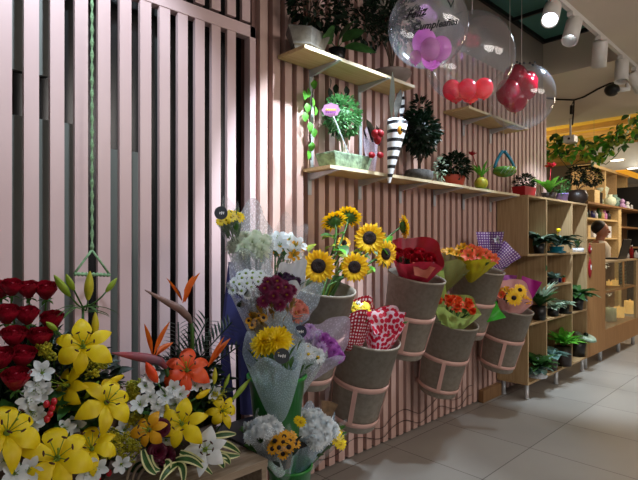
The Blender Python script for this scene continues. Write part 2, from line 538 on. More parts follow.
def lamp(kind, loc, energy, target=None, color=(1, 1, 1), size=0.1, angle=60, blend=0.6, size_y=None):
    l = bpy.data.lights.new('lamp', kind); l.energy = energy; l.color = color
    if kind == 'AREA':
        l.size = size
        l.shape = 'DISK'
        if size_y: l.shape = 'RECTANGLE'; l.size_y = size_y
    else: l.shadow_soft_size = size
    if kind == 'SPOT': l.spot_size = math.radians(angle); l.spot_blend = blend
    ob = bpy.data.objects.new('lamp', l); COL.objects.link(ob); ob.location = loc
    if target is not None:
        ob.rotation_euler = (V(target) - V(loc)).to_track_quat('-Z', 'Y').to_euler()
    return ob
COOL = (0.74, 0.87, 1.0); WARM = (1.0, 0.84, 0.66); NEUT = (1.0, 0.93, 0.88)
# track spots (the ones in view and their neighbours along the same rail)
for (c, tg, e, an) in (((0.55, -0.72, 2.80), (0.62, 0.0, 1.9), 75, 80),
                       ((1.75, -0.72, 2.80), (1.74, 0.0, 1.5), 210, 44),
                       ((2.45, -0.72, 2.80), (1.80, 0.0, 1.2), 210, 46),
                       (tuple(SPOTS[0][0]), (2.2, -0.25, 1.2), 120, 58),
                       (tuple(SPOTS[1][0]), (3.0, -0.2, 0.9), 80, 60),
                       (tuple(SPOTS[2][0]), (5.2, -0.3, 0.8), 170, 70),
                       (tuple(SPOTS[3][0]), (4.95, -0.55, 0.2), 150, 50),
                       (tuple(SPOTS[4][0]), (6.3, -1.0, 0.8), 60, 70)):
    lamp('SPOT', c, e, tg, COOL, 0.03, an, 0.5)
# unseen fills added to brighten the wall; warm lamps and added uplights deep inside
lamp('AREA', (1.9, -3.8, 2.85), 48, (2.0, 0, 1.2), NEUT, 1.6)
lamp('AREA', (3.6, -4.0, 2.8), 38, (3.8, -0.2, 0.8), (1.0, 0.9, 0.82), 1.6)
lamp('AREA', (9.2, -1.0, 3.12), 90, (9.2, -1.0, 0), WARM, 1.5)
lamp('POINT', (8.8, 1.9, 2.3), 45, None, (1.0, .84, .55), .2)  # added uplight for the yellow ceiling, no fixture stands here
lamp('POINT', (9.6, -1.2, 2.4), 30, None, (1.0, .84, .55), .2)  # second added uplight, likewise without a fixture
lamp('AREA', (8.6, -0.1, 2.9), 10, (8.6, 0.9, 0.9), WARM, 0.7)

wd = bpy.data.worlds.new('world'); scn.world = wd; wd.use_nodes = True
bg = wd.node_tree.nodes['Background']
bg.inputs['Color'].default_value = (0.92, 0.86, 0.86, 1); bg.inputs['Strength'].default_value = 0.30
scn.view_settings.view_transform = 'Standard'
scn.view_settings.look = 'None'
scn.view_settings.gamma = 1
scn.view_settings.exposure = -0.1

# recessed downlights of the far ceiling
for i, (px, py, z) in enumerate(((554, 133.5, 3.262), (606, 125.5, 3.262), (601, 151, 3.262), (617, 160, 2.652), (633, 168, 2.652))):
    p = PZ(px, py, z)
    t = thing('downlight', p, ['round lit downlight at the left of the yellow ceiling', 'round lit downlight at the top right of the yellow ceiling',
              'small lit downlight glimpsed through the hanging vine', 'lit downlight in the pale soffit, left of its pair',
              'lit downlight in the pale soffit by the right edge'][i], 'downlight', 'downlights in the far ceiling')
    m = MB(); m.lathe([(0.115, 0.005), (0.115, -0.006), (0.095, -0.008)], 24, Matrix.Translation(p)); m.put('trim_ring', 'white_plastic', t)
    m = MB(); m.lathe([(0.095, -0.006), (0.05, -0.008), (0, -0.008)], 24, Matrix.Translation(p)); m.put('diffuser', 'down_glow', t)

# ================================================================== CABINET
CY0, CY1 = -0.27, -0.002
cab = thing('display_cabinet', (4.8, -0.13, 0), 'tall open wooden display cabinet with plants, on short metal legs', 'cabinet')
th = 0.018
def board(name, *a): return bx(name, 'oak', *a, parent=cab, bevel=0.0015)
def upright(name, x, z0, z1, y0=CY0): 
    m = MB(); m.box(x - th / 2, x + th / 2, y0, CY1, z0, z1); return m.put(name, 'oak_upright', cab, smooth=False, bevel=0.0015)
X0, XA, XB, X1 = 4.109, 4.49, 5.10, 5.511
board('top_panel', 4.10, 5.52, CY0, CY1, 1.680, 1.698)
upright('side_panel', X0, 1.208, 1.680)
upright('side_panel', X0, 0.142, 0.612)
upright('side_panel', X1, 0.142, 1.680)
upright('divider', XA, 0.142, 1.680)
upright('divider', XB, 0.142, 1.680)
def shelf_piece(x0, x1, z): board('shelf', x0, x1, CY0 + 0.002, CY1, z - th, z)
for (a, b) in ((4.10, XA - th / 2), (XA + th / 2, XB - th / 2), (XB + th / 2, X1 - th / 2)):
    shelf_piece(a, b, 1.208); shelf_piece(a, b, 0.630)
shelf_piece(XA + th / 2, XB - th / 2, 0.925)
board('bottom_panel', 4.10, 5.52, CY0, CY1, 0.124, 0.142)
m = MB(); m.box(4.118, 5.502, -0.012, -0.003, 0.142, 1.680); m.put('back_panel', 'oak_dark_and_shaded', cab, smooth=False)  # darker than the frame: shade inside the cabinet put into the colour
for (x, y) in ((4.15, -0.24), (4.78, -0.24), (5.46, -0.24), (4.15, -0.04), (5.46, -0.04)):
    m = MB(); m.lathe([(0, 0.0), (0.02, 0), (0.02, 0.012), (0.017, 0.012), (0.017, 0.124)], 16, Matrix.Translation((x, y, 0)))
    m.put('leg', 'bracket_steel', cab)

# ================================================================== COUNTER
cn = thing('service_counter', (6.4, 0, 0), 'wooden counter with a tall end panel and lit glass display case', 'counter')
m = MB(); m.box(5.525, 6.10, -0.27, -0.25, 0.124, 1.30); m.put('tall_panel', 'panel_oak', cn, smooth=False, bevel=0.002)
m = MB(); m.box(6.10, 7.42, -0.27, 0.02, 0.124, 0.345); m.put('plinth', 'panel_oak', cn, smooth=False, bevel=0.002)
m = MB(); m.box(6.10, 7.42, -0.26, 0.0, 0.745, 0.765); m.put('middle_shelf', 'panel_oak', cn, smooth=False)
m = MB(); m.box(6.10, 7.42, -0.275, 0.03, 1.08, 1.10); m.put('counter_top', 'oak', cn, smooth=False, bevel=0.002)
m = MB(); m.box(6.10, 7.42, 0.0, 0.02, 0.345, 1.08); m.put('case_back', 'oak_dark_and_shaded', cn, smooth=False)
m = MB(); m.box(6.104, 7.33, -0.265, -0.260, 0.345, 0.74); m.box(6.104, 7.33, -0.265, -0.260, 0.77, 1.078); m.put('glass_front', 'case_glass', cn, smooth=False)
m = MB(); m.box(7.33, 7.42, -0.27, -0.24, 0.345, 1.08); m.put('corner_post', 'oak', cn, smooth=False)
m = MB(); m.box(6.80, 6.825, -0.268, -0.25, 0.765, 1.08); m.put('mullion', 'panel_oak', cn, smooth=False)
m = MB(); m.box(6.88, 7.20, -0.20, -0.19, 0.79, 1.06); m.cur = 1
for r in range(6):
    for c in range(2): m.box(6.90 + c * 0.15, 6.90 + c * 0.15 + rnd(0.07, 0.12), -0.206, -0.20, 0.81 + r * 0.04, 0.822 + r * 0.04)
m.put('menu_board', ['black_plastic', 'leaf_blue'], cn, smooth=False)
for x in (5.6, 6.08, 6.75, 7.38):
    m = MB(); m.lathe([(0, 0.0), (0.022, 0), (0.022, 0.124)], 14, Matrix.Translation((x, -0.22, 0))); m.put('leg', 'bracket_steel', cn)
def candle(px, y, z, r, h, label, glow=True):
    p = P(px, 250, y); p.z = z
    t = thing('candle_jar', p, label, 'candle', 'jars in the glass case')
    m = MB(); m.lathe([(0, 0), (r, 0), (r, h), (r * .9, h), (r * .9, h * .8), (0, h * .8)], 18, Matrix.Translation(p))
    m.put('jar_body', 'candle_glow' if glow else 'petal_cream', t)
    m = MB(); m.ball(p + V((0, 0, h + 0.012)), 0.008, 8, 6, (1, 1, 1.8)); m.put('flame' if glow else 'lid_knob', 'candle_glow' if glow else 'bracket_steel', t)
candle(615.5, -0.12, 0.767, 0.045, 0.07, 'glowing candle on the upper shelf of the glass case')
candle(609, -0.05, 0.767, 0.03, 0.05, 'small candle left of the glowing one, upper shelf of the case')
candle(619, -0.10, 0.347, 0.06, 0.13, 'glowing yellow jar in the middle of the lower case')
candle(630, -0.10, 0.347, 0.07, 0.17, 'taller glowing yellow jar at the right of the lower case')
candle(609, -0.10, 0.347, 0.08, 0.16, 'pale round jar at the left of the lower case', False)
lamp('POINT', (6.7, -0.12, 1.02), 0.7, None, WARM, 0.03)
lamp('POINT', (6.8, -0.12, 0.68), 1.0, None, WARM, 0.03)
# red ornaments hanging on the tall panel
for (py0, py1, lab) in ((245, 254, 'small red heart shaped ornament near the top of the wooden panel'), (259, 278, 'long red and white ornament hanging on the wooden panel')):
    a = P(590, py0, -0.275); b = P(590, py1, -0.275); c = (a + b) / 2; h = (a.z - b.z) / 2
    m = MB(); m.ball(c, 1, 14, 10, (0.045, 0.012, h)); m.cur = 1
    m.ball(c + V((0, -0.006, 0.1 * h)), 1, 8, 6, (0.02, 0.01, h * 0.35)); m.cur = 0
    m.tube([c + V((0, 0, h * .9)), c + V((0, 0.005, h + 0.02))], 0.003, 5)
    tag(m.put('hanging_ornament', ['petal_crimson', 'print_white']), lab, 'ornament')
# laptop
lp = V((6.98, -0.20, 1.10))
t = thing('laptop', lp, 'open black laptop on the counter with its lid towards the camera', 'laptop')
m = MB(); m.box(lp.x - 0.17, lp.x + 0.17, lp.y - 0.0, lp.y + 0.21, 1.101, 1.118); m.put('keyboard_base', 'black_plastic', t, smooth=False, bevel=0.003)
m = MB(Matrix.Translation((lp.x, lp.y, 1.118)) @ Matrix.Rotation(math.radians(14), 4, 'X')); m.box(-0.17, 0.17, -0.01, 0.0, 0.0, 0.235); m.put('screen_lid', 'black_plastic', t, smooth=False, bevel=0.003)
for (px, col, lab, h, r) in ((631.5, 'petal_crimson', 'slim red bottle standing right of the laptop', 0.17, 0.022), (628, 'paper_white', 'small white bottle between the laptop and the red bottle', 0.07, 0.016),
                              (636, 'paper_white', 'white bottle on the counter at the right edge', 0.10, 0.022)):
    p = P(px, 258, -0.16); p.z = 1.10
    t = thing('bottle', p, lab, 'bottle')
    m = MB(); m.lathe([(0, 0), (r, 0), (r, h * .65), (r * .5, h * .8), (r * .5, h * .9)], 14, Matrix.Translation(p)); m.put('bottle_body', col, t)
    m = MB(); m.lathe([(r * .6, h * .9), (r * .6, h), (0, h)], 14, Matrix.Translation(p)); m.put('cap', 'bracket_steel', t)

# ================================================================== SHELVES BEHIND THE COUNTER
bs = thing('back_shelving', (9, 0.65, 0), 'tall wooden shelving behind the counter with a pale upright post', 'shelving')
def bb(name, mt, *a): return bx(name, mt, *a, parent=bs)
bb('top_board', 'oak_dark_and_shaded', 7.9, 11.2, 0.48, 0.84, 1.88, 1.91)
bb('back_panel', 'oak', 7.9, 9.5, 0.82, 0.84, 0.0, 1.88)
bb('back_panel', 'oak_dark_and_shaded', 9.55, 11.2, 0.82, 0.84, 0.0, 1.88)
bb('upright', 'oak', 7.9, 7.94, 0.5, 0.82, 0, 1.88)
bb('upright', 'ply', 9.46, 9.62, 0.5, 0.82, 0, 1.88)
bb('shelf', 'ply', 7.94, 9.46, 0.52, 0.82, 1.655, 1.68)
bb('shelf', 'ply', 7.94, 9.46, 0.52, 0.82, 1.36, 1.385)
bb('shelf', 'oak_dark_and_shaded', 9.62, 11.2, 0.52, 0.82, 1.56, 1.59)
bb('shelf', 'oak_dark_and_shaded', 9.62, 11.2, 0.52, 0.82, 1.20, 1.23)
up = thing('upper_shelving', (9.5, 1.3, 1.9), 'upper wooden cubby shelving under the pale soffit', 'shelving')
for (nm, mt, a) in (('back_panel', 'oak_dark_and_shaded', (9.3, 11.4, 1.18, 1.2, 1.93, 2.64)), ('upright', 'oak', (9.3, 9.36, .85, 1.18, 1.93, 2.64)),
                    ('upright', 'ply', (9.95, 10.02, .85, 1.18, 1.93, 2.64)), ('upright', 'oak', (10.6, 10.66, .85, 1.18, 1.93, 2.64)), ('upright', 'ply', (11.3, 11.36, .85, 1.18, 1.93, 2.64)),
                    ('bottom_board', 'oak_dark_and_shaded', (9.3, 11.4, .85, 1.18, 1.915, 1.93)), ('top_board', 'ply', (9.3, 11.4, .83, 1.18, 2.60, 2.65))):
    bx(nm, mt, *a, parent=up)
random.seed(3)
cols = ['leaf_blue', 'paper_white', 'brown_pot', 'leaf_mid', 'balloon_pink', 'purple_pot', 'petal_blue', 'ply']
names = ['pale blue', 'white', 'dark brown', 'green', 'pink', 'lilac', 'deep blue', 'tan']
def goods(x, y, z, h, r, ci, label, kind='bottle', grp=None):
    p = V((x, y, z)); 
    if kind == 'bottle':
        m = MB(); m.lathe([(0, 0), (r, 0), (r, h * .6), (r * .45, h * .78), (r * .45, h), (0, h)], 12, Matrix.Translation(p))
        o = m.put('bottle', cols[ci])
    else:
        m = MB(); m.box(x - r, x + r, y - r * .6, y + r * .6, z, z + h); o = m.put('gift_box', cols[ci], smooth=False, bevel=0.004)
    tag(o, label, kind if kind == 'bottle' else 'box', grp)
order = [1, 0, 2, 6, 1, 3, 7, 4, 2]
pos = ['at the far left end of', 'second from the left on', 'third from the left on', 'fourth from the left on', 'in the middle of', 'right of the middle on', 'third from the right on', 'second from the right on', 'at the right end of']
for i, ci in enumerate(order):
    goods(8.03 + i * 0.158, 0.62, 1.68, rnd(0.12, 0.18), rnd(0.04, 0.055), ci, f'{names[ci]} bottle {pos[i]} the high shelf behind the counter', 'bottle', 'bottles on the high back shelf')
for i, ci in enumerate([2, 7, 1, 0, 6, 1]):
    goods(8.05 + i * 0.24, 0.62, 1.386, rnd(0.12, 0.22), rnd(0.06, 0.085), ci, f'{names[ci]} gift box {["leftmost on", "second from the left on", "just left of the middle of", "just right of the middle of", "second from the right on", "rightmost on"][i]} the shelf behind the seller', 'box', 'gift boxes on the second back shelf')
# ornaments on top of the shelving
def ornament(px, py, y, z, r, mt, label, kind='vase'):
    p = P(px, py, y); p.z = z
    m = MB(); m.lathe([(0, 0), (r * .6, 0), (r, r * .8), (r * .85, r * 1.5), (r * .35, r * 1.9), (r * .4, r * 2.2), (0, r * 2.2)], 16, Matrix.Translation(p))
    tag(m.put('vase', mt), label, 'vase')
ornament(610, 190, 0.66, 1.912, 0.10, 'petal_cream', 'round pale green vase on top of the back shelving')
ornament(614.5, 190, 0.76, 1.912, 0.12, 'leaf_blue', 'grey-blue round vase behind the pale one')
def teddy(px, y, z, s, mt, label):
    p = P(px, 200, y); p.z = z
    t = thing('plush_toy', p, label, 'plush toy')
    m = MB(); m.ball(p + V((0, 0, s * .45)), s * .45, 12, 8, (1, .9, 1)); m.put('body', mt, t)
    m = MB(); m.ball(p + V((0, 0, s * 1.1)), s * .34, 12, 8); m.put('head', mt, t)
    for sx in (-1, 1):
        m = MB(); m.ball(p + V((sx * s * .26, 0, s * 1.38)), s * .12, 8, 6); m.put('ear', mt, t)
        m = MB(); m.ball(p + V((sx * s * .3, -s * .3, s * .18)), s * .2, 8, 6); m.put('foot', mt, t)
teddy(622.5, 0.62, 1.912, 0.12, 'petal_lilac', 'white and lilac plush toy sitting on the back shelving')
teddy(627.5, 0.62, 1.912, 0.10, 'paper_white', 'small white plush toy near the pale post')
teddy(631.5, 0.62, 1.912, 0.07, 'paper_white', 'tiny white plush toy beside a dark upright')
p = P(606, 180, 0.86); 
m = MB(); m.lathe([(0, 0), (0.10, 0.0), (0.13, .10), (0.09, .24), (0.12, 0.36), (0.05, 0.42), (0, .42)], 16, Matrix.Translation((p.x, 0.93, 1.931))); tag(m.put('tall_vase', 'petal_cream'), 'tall cream vase in the leftmost upper cubby', 'vase')
# wooden crate
a = P(591, 200, 0.1)
t = thing('wooden_crate', (a.x, 0.1, 1.9), 'light wooden crate with a dark side on the left end of the back shelving', 'crate')
cx = P(591, 195, 0.62).x
m = MB(); m.box(cx - 0.22, cx + 0.02, 0.5, 0.75, 1.912, 2.11); m.put('crate_front', 'ply', t, smooth=False, bevel=0.003)
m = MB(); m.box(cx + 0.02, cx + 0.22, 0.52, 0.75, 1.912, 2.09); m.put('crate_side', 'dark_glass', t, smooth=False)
bx('doorway_dark', 'black_trim', 11.25, 11.3, 0.4, 1.55, 0, 2.4)['kind'] = 'structure'
bpy.data.objects['doorway_dark'].name = 'door_2'

# ================================================================== PERSON BEHIND THE COUNTER
hp = P(598.5, 234, 0.22)
per = thing('person', (hp.x, 0.22, 0), 'person with dark tied hair looking down behind the counter', 'person')
def person():
    bx_, by_ = hp.x, 0.22
    me = bpy.data.meshes.new('body')
    pts = [((0, 0, .86), .15), ((0, 0, 1.05), .14), ((0, -.0, 1.24), .16), ((.0, -.01, 1.335), .07), ((.01, -.03, 1.395), .052), ((.02, -.05, 1.455), .085), ((.01, -.03, 1.50), .085),
           ((.15, 0, 1.27), .065), ((.22, -.02, 1.17), .05), ((.36, -.02, 1.135), .036), ((.44, -.0, 1.135), .028),
           ((-.15, 0, 1.27), .065), ((-.2, -.0, 1.06), .05), ((-.06, -.07, 1.01), .036),
           ((.08, 0, .80), .10), ((.08, 0, .46), .065), ((.08, .01, .06), .045), ((.08, -.12, .03), .035),
           ((-.08, 0, .80), .10), ((-.08, 0, .46), .065), ((-.08, .01, .06), .045), ((-.08, -.12, .03), .035),
           ((.50, .02, 1.13), .03)]
    ed = [(0, 1), (1, 2), (2, 3), (3, 4), (4, 5), (5, 6), (2, 7), (7, 8), (8, 9), (9, 10), (10, 22), (2, 11), (11, 12), (12, 13), (0, 14), (14, 15), (15, 16), (16, 17), (0, 18), (18, 19), (19, 20), (20, 21)]
    me.from_pydata([V(p) for p, r in pts], ed, [])
    o = put('body', me, Matrix.Translation((bx_, by_, 0)), per)
    sk = o.modifiers.new('skin', 'SKIN'); sk.use_smooth_shade = True
    me.skin_vertices[0].data[0].use_root = True
    for i, (p, r) in enumerate(pts): me.skin_vertices[0].data[i].radius = (r, r * (0.75 if i < 3 else 1))
    s = o.modifiers.new('sub', 'SUBSURF'); s.levels = 2; s.render_levels = 2
    me.materials.append(MATS['skin'])
    H = V((bx_ + .015, by_ - .04, 1.48))
    fd = (-FWD * .62 + RGT * .78).normalized(); sd = V((0, 0, 1)).cross(fd)
    m = MB(); m.ball(H - fd * .04 + V((0, 0, .035)), 1, 16, 12, (.098, .098, .098))
    m.put('hair', 'hair_dark', per)
    m = MB(); m.ball(H + V((0, 0, -.01)), 1, 18, 14, (.082, .082, .112)); m.put('head', 'skin', per)
    m = MB()
    m.ball(H + fd * .085 + V((0, 0, -.03)), .016, 8, 6, (.8, 1.2, 1.3)); m.put('nose', 'skin', per)
    for q in (-.034, .034):
        m = MB(); m.ball(H + fd * .076 + sd * q + V((0, 0, .0)), .010, 8, 6, (1.3, .6, .7)); m.put('eye', 'hair_dark', per)
    m = MB(); m.ball(H + fd * .072 + V((0, 0, -.065)), .012, 8, 6, (1.6, .6, .5)); m.put('mouth', 'petal_crimson', per)
    # shirt: torso shell with sleeve
    m = MB()
    m.lathe([(.155, .84), (.165, 1.0), (.17, 1.15), (.175, 1.24), (.12, 1.31), (.07, 1.335)], 20, Matrix.Translation((bx_, by_, 0)), 1.12, .82)
    for sx, pl in ((1, [(.13, 0, 1.27), (.2, -.02, 1.18), (.3, -.02, 1.145)]), (-1, [(-.13, 0, 1.27), (-.2, 0, 1.07), (-.12, -.04, 1.03)])):
        m.tube([V(p) + V((bx_, by_, 0)) for p in pl], .072, 10, .05)
    m.put('shirt', 'shirt_cream', per)
    for k in range(5):
        b = V((bx_ + .52, by_ + .0 + k * .016, 1.135))
        m = MB(); m.tube([b, b + V((.03, 0, .008)), b + V((.055 - abs(k - 2) * .006, 0, -.012))], .0085, 6, .006)
        m.put('finger' if k else 'thumb', 'skin', per)
person()
# ================================================================== FLOWER LIBRARY (each faces +Z, life size)
I4 = Matrix.Identity(4)
LIB = {}
def lily_mesh(pm, L=0.094, Wd=0.046, a0=60, a1=-75, stam=True, centre='centre_green'):
    m = MB()
    for k in range(6):
        inner = k % 2
        M = RZ(k * PI / 3 + rnd(-.12, .12)) @ Matrix.Translation((0, 0, 0.002 * inner))
        m.petal(M, L * rnd(.93, 1.07), Wd * (1.08 if inner else 0.8), a0 + rnd(-8, 8), a1 + rnd(-22, 22), cup=-0.22, nu=9, nv=4, tip=0.03, base=0.26, ruff=0.03 if inner else 0, peak=.45, r0=.004, pp=1.5, wpow=.9)
    m.cur = 1
    m.ball((0, 0, 0.006), 0.007, 8, 5)
    me = [m.mesh('lily', [pm, centre])]
    s = MB()
    for k in range(6):
        a = k * PI / 3 + .5
        e = V((math.cos(a) * .024, math.sin(a) * .024, .056)) * (L / .088)
        s.cur = 0; s.tube([(0, 0, .004), e * .55 + V((0, 0, .006)), e], .0011, 4, .0009)
        s.cur = 1; s.ball(e, .0034, 6, 5, (.7, 2.0, .8), RZ(a))
    s.cur = 0; s.tube([(0, 0, 0), (0, 0, .062 * L / .088)], .0014, 5); s.ball((0, 0, .063 * L / .088), .003, 6, 4)
    me.append(s.mesh('stamens', ['bud_green', 'anther']))
    return me
def rose_mesh(pm, R=0.03):
    m = MB(); q = R / .03
    for lay, n in ((.22, 3), (.42, 3), (.62, 4), (.82, 5), (1.0, 5)):
        r = .028 * lay * q
        for k in range(n):
            w = 2 * PI * r / n * 1.9 + .006 * q
            m.petal(RZ(2 * PI * k / n + lay * 5 + rnd(-.15, .15)) @ Matrix.Translation((0, 0, -.028 * q)), (.056 - .008 * (1 - lay) + rnd(-.002, .002)) * q, w,
                    90 - 58 * lay, 92 - 20 * lay ** 3, cup=min(.8, w / (3.2 * r)), nu=7, nv=6, tip=.55, base=.45, peak=.72, r0=.003 * q, wpow=.6)
    m.ball((0, 0, .002), .011 * q, 8, 6, (1, 1, 1.8))
    m.cur = 1
    for k in range(5):
        m.petal(RZ(k * 1.256) @ Matrix.Translation((0, 0, -.03 * q)), .026 * q, .009 * q, 15, -35, nu=3, nv=2, base=.6, r0=.003)
    m.ball((0, 0, -.031 * q), .008 * q, 8, 5)
    return [m.mesh('rose', [pm, 'stem_green'])]
def mum_mesh(pm, R=0.04, layers=5, n0=9, wd=.0085, centre=None):
    m = MB()
    for l in range(layers):
        f = l / max(1, layers - 1)
        n = int(n0 + f * 12)
        for k in range(n):
            m.petal(RZ(2 * PI * k / n + l * .3 + rnd(-.1, .1)) @ Matrix.Translation((0, 0, R * .45 * (1 - f))), R * (.45 + .6 * f) * rnd(.88, 1.08), wd * (.8 + .4 * f), 78 - 66 * f + rnd(-6, 6), 55 - 70 * f, cup=.5, nu=3, nv=2, tip=.35, base=.7, r0=R * .05)
    if centre: m.cur = 1; m.ball((0, 0, R * .35), R * .28, 8, 5, (1, 1, .6))
    return [m.mesh('chrysanthemum', [pm, centre or pm])]
def daisy_mesh(pm, cm, R=0.018, n=13, wd=.0065, rc=.3, name='daisy'):
    m = MB()
    for k in range(n):
        m.petal(RZ(2 * PI * k / n + rnd(-.06, .06)), R * .85 * rnd(.93, 1.05), wd, 22, -12, cup=.2, nu=3, nv=2, tip=.35, base=.6, r0=R * rc * .6)
    m.cur = 1; m.ball((0, 0, .001), R * rc, 10, 5, (1, 1, .6))
    return [m.mesh(name, [pm, cm])]
def alstro_mesh(pm, R=0.03):
    m = MB()
    for k in range(6):
        m.petal(RZ(k * PI / 3 + rnd(-.15, .15)), R * rnd(.95, 1.15), R * .62, 58, 5 + rnd(-15, 10), cup=.25, nu=5, nv=3, tip=.15, base=.3, peak=.62, r0=.002)
    m.cur = 1
    for k in range(4):
        a = k * 1.6; m.tube([(0, 0, 0), (math.cos(a) * .006, math.sin(a) * .006, R * .7)], .0009, 4)
    m.ball((0, 0, .002), .004, 6, 4)
    return [m.mesh('alstroemeria', [pm, 'centre_green'])]
def carnation_mesh(pm, R=.026):
    m = MB()
    for l in range(4):
        for k in range(8 + l * 2):
            f = l / 3
            m.petal(RZ(k * 2 * PI / (8 + l * 2) + l), R * (.6 + .5 * f), R * .6, 80 - 55 * f, 60 - 65 * f, cup=.2, nu=4, nv=4, tip=.7, base=.3, peak=.9, ruff=.12)
    return [m.mesh('carnation', [pm])]
def tulip_mesh(pm, R=.03):
    m = MB()
    for k in range(6):
        m.petal(RZ(k * PI / 3), R * 2.0, R * 1.35, 38, 92 + (k % 2) * 10, cup=.6, nu=6, nv=4, tip=.1, base=.4, peak=.5, r0=.003)
    m.cur = 1; m.ball((0, 0, .012), .008, 6, 4)
    return [m.mesh('tulip', [pm, 'centre_green'])]
GEN = {
    'rose': lambda: rose_mesh('petal_red'), 'rose_b': lambda: rose_mesh('petal_crimson', .026),
    'lily_y': lambda: lily_mesh('petal_yellow'), 'lily_o': lambda: lily_mesh('petal_orange'), 'lily_w': lambda: lily_mesh('petal_white', .066, .042, 40, -30),
    'lily_g': lambda: lily_mesh('petal_gold', .066, .032), 'alstro_w': lambda: alstro_mesh('petal_white'), 'alstro_y': lambda: alstro_mesh('petal_gold', .026),
    'alstro_o': lambda: alstro_mesh('petal_tulip', .034), 'mum_w': lambda: mum_mesh('petal_cream', .034, centre='centre_green'), 'mum_ww': lambda: mum_mesh('petal_white', .032),
    'mum_y': lambda: mum_mesh('petal_yellow', .045, 6), 'mum_b': lambda: mum_mesh('petal_wine', .026, 4, 8, .007, 'centre_yellow'),
    'mum_v': lambda: mum_mesh('petal_violet', .026, 4, 8, .006), 'mum_l': lambda: mum_mesh('petal_lilac', .026, 4, 8, .006), 'mum_p': lambda: mum_mesh('petal_peach', .032, 3, 9, .011, 'centre_yellow'),
    'mum_d': lambda: mum_mesh('petal_purple', .022, 4, 8, .006), 'daisy_w': lambda: daisy_mesh('petal_white', 'centre_green'), 'daisy_wy': lambda: daisy_mesh('petal_white', 'centre_yellow', .02),
    'daisy_by': lambda: daisy_mesh('petal_gold', 'seed_dark', .019, 11, .008, .42), 'daisy_yy': lambda: daisy_mesh('petal_yellow', 'centre_yellow', .02, 12, .008, .3),
    'sun_s': lambda: daisy_mesh('petal_sun', 'seed_dark', .048, 18, .015, .34, 'small_sunflower'), 'carn': lambda: carnation_mesh('petal_burgundy'),
    'tulip': lambda: tulip_mesh('petal_tulip'), 'gyp': lambda: daisy_mesh('petal_white', 'petal_cream', .007, 6, .006, .4),
}
KIND = {'rose': 'rose', 'rose_b': 'rose', 'lily_y': 'lily', 'lily_o': 'lily', 'lily_w': 'lily', 'lily_g': 'lily', 'alstro_w': 'alstroemeria', 'alstro_y': 'alstroemeria', 'alstro_o': 'alstroemeria',
        'mum_w': 'chrysanthemum', 'mum_ww': 'chrysanthemum', 'mum_y': 'chrysanthemum', 'mum_b': 'chrysanthemum', 'mum_v': 'chrysanthemum', 'mum_l': 'chrysanthemum', 'mum_p': 'chrysanthemum', 'mum_d': 'chrysanthemum',
        'daisy_w': 'daisy', 'daisy_wy': 'daisy', 'daisy_by': 'daisy', 'daisy_yy': 'daisy', 'sun_s': 'small_sunflower', 'carn': 'carnation', 'tulip': 'tulip', 'gyp': 'daisy'}
def flower(key, loc, z, parent, s=1.0, roll=None, stem_to=None, label=None):
    vs = LIB.setdefault(key, [])
    if len(vs) < 4: vs.append(GEN[key]())
    me = vs[-1] if len(vs) < 4 else random.choice(vs)
    M = LM(loc, z, rnd(0, 6.28) if roll is None else roll, s)
    o = put(KIND[key], me[0], M, parent)
    if label: o['label'] = label
    if len(me) > 1: put('stamens', me[1], M, o)
    if stem_to is not None:
        b = MB(); zz = V(z).normalized()
        b.tube(bez(V(loc) - zz * .02 * s, V(loc) - zz * .09 * s, stem_to, 6), .0028, 6)
        b.put('stem', 'stem_green', o)
    return o
def bud(loc, d, L, R, mt, parent, stem_to=None, name='flower_bud'):
    m = MB(); d = V(d).normalized(); n = 9
    pts = [V(loc) + d * L * (i / n) for i in range(n + 1)]
    prof = lambda t: max(.0012, R * (math.sin(PI * min(1, t * .92 + .06)) ** .75) * (1 - .25 * t))
    M = LM(loc, d)
    m.lathe([(prof(i / 12), L * i / 12) for i in range(13)], 18, M, fn=lambda a, z: 1 + .09 * math.cos(3 * a))
    m.cur = 1; 
    if stem_to is not None: m.tube(bez(loc, V(loc) - d * .05, stem_to, 5), .0026, 5)
    return m.put(name, [mt, 'stem_green'], parent)
def leaf(mb, loc, d, L, Wd, droop=30, roll=None, cup=.3):
    """a leaf starting at loc running along d, drooping by `droop` degrees"""
    d = V(d).normalized()
    side = d.cross(V((0, 0, 1)))
    if side.length < .05: side = V((1, 0, 0)).cross(d)
    side.normalize(); n = side.cross(d).normalized()
    R = Matrix((d, -side, n)).transposed().to_4x4()
    if roll is None: roll = rnd(-.9, .9)
    M = Matrix.Translation(V(loc)) @ R @ Matrix.Rotation(roll, 4, 'X')
    mb.petal(M, L, Wd, 0, -droop, cup=cup, nu=5, nv=2, tip=.02, base=.12, peak=.4)
def bushy(mb, c, rad, n, L, Wd, droop=30, inside=.5):
    c = V(c)
    for i in range(n):
        th = math.acos(rnd(-1, 1)); a = rnd(0, 2 * PI); q = rnd(inside, 1) ** .6
        d = V((math.sin(th) * math.cos(a), math.sin(th) * math.sin(a), math.cos(th)))
        p = c + V((d.x * rad[0], d.y * rad[1], d.z * rad[2])) * q
        leaf(mb, p, d + V((rnd(-.6, .6), rnd(-.6, .6), rnd(-.3, .6))), L * rnd(.7, 1.2), Wd * rnd(.7, 1.1), droop)
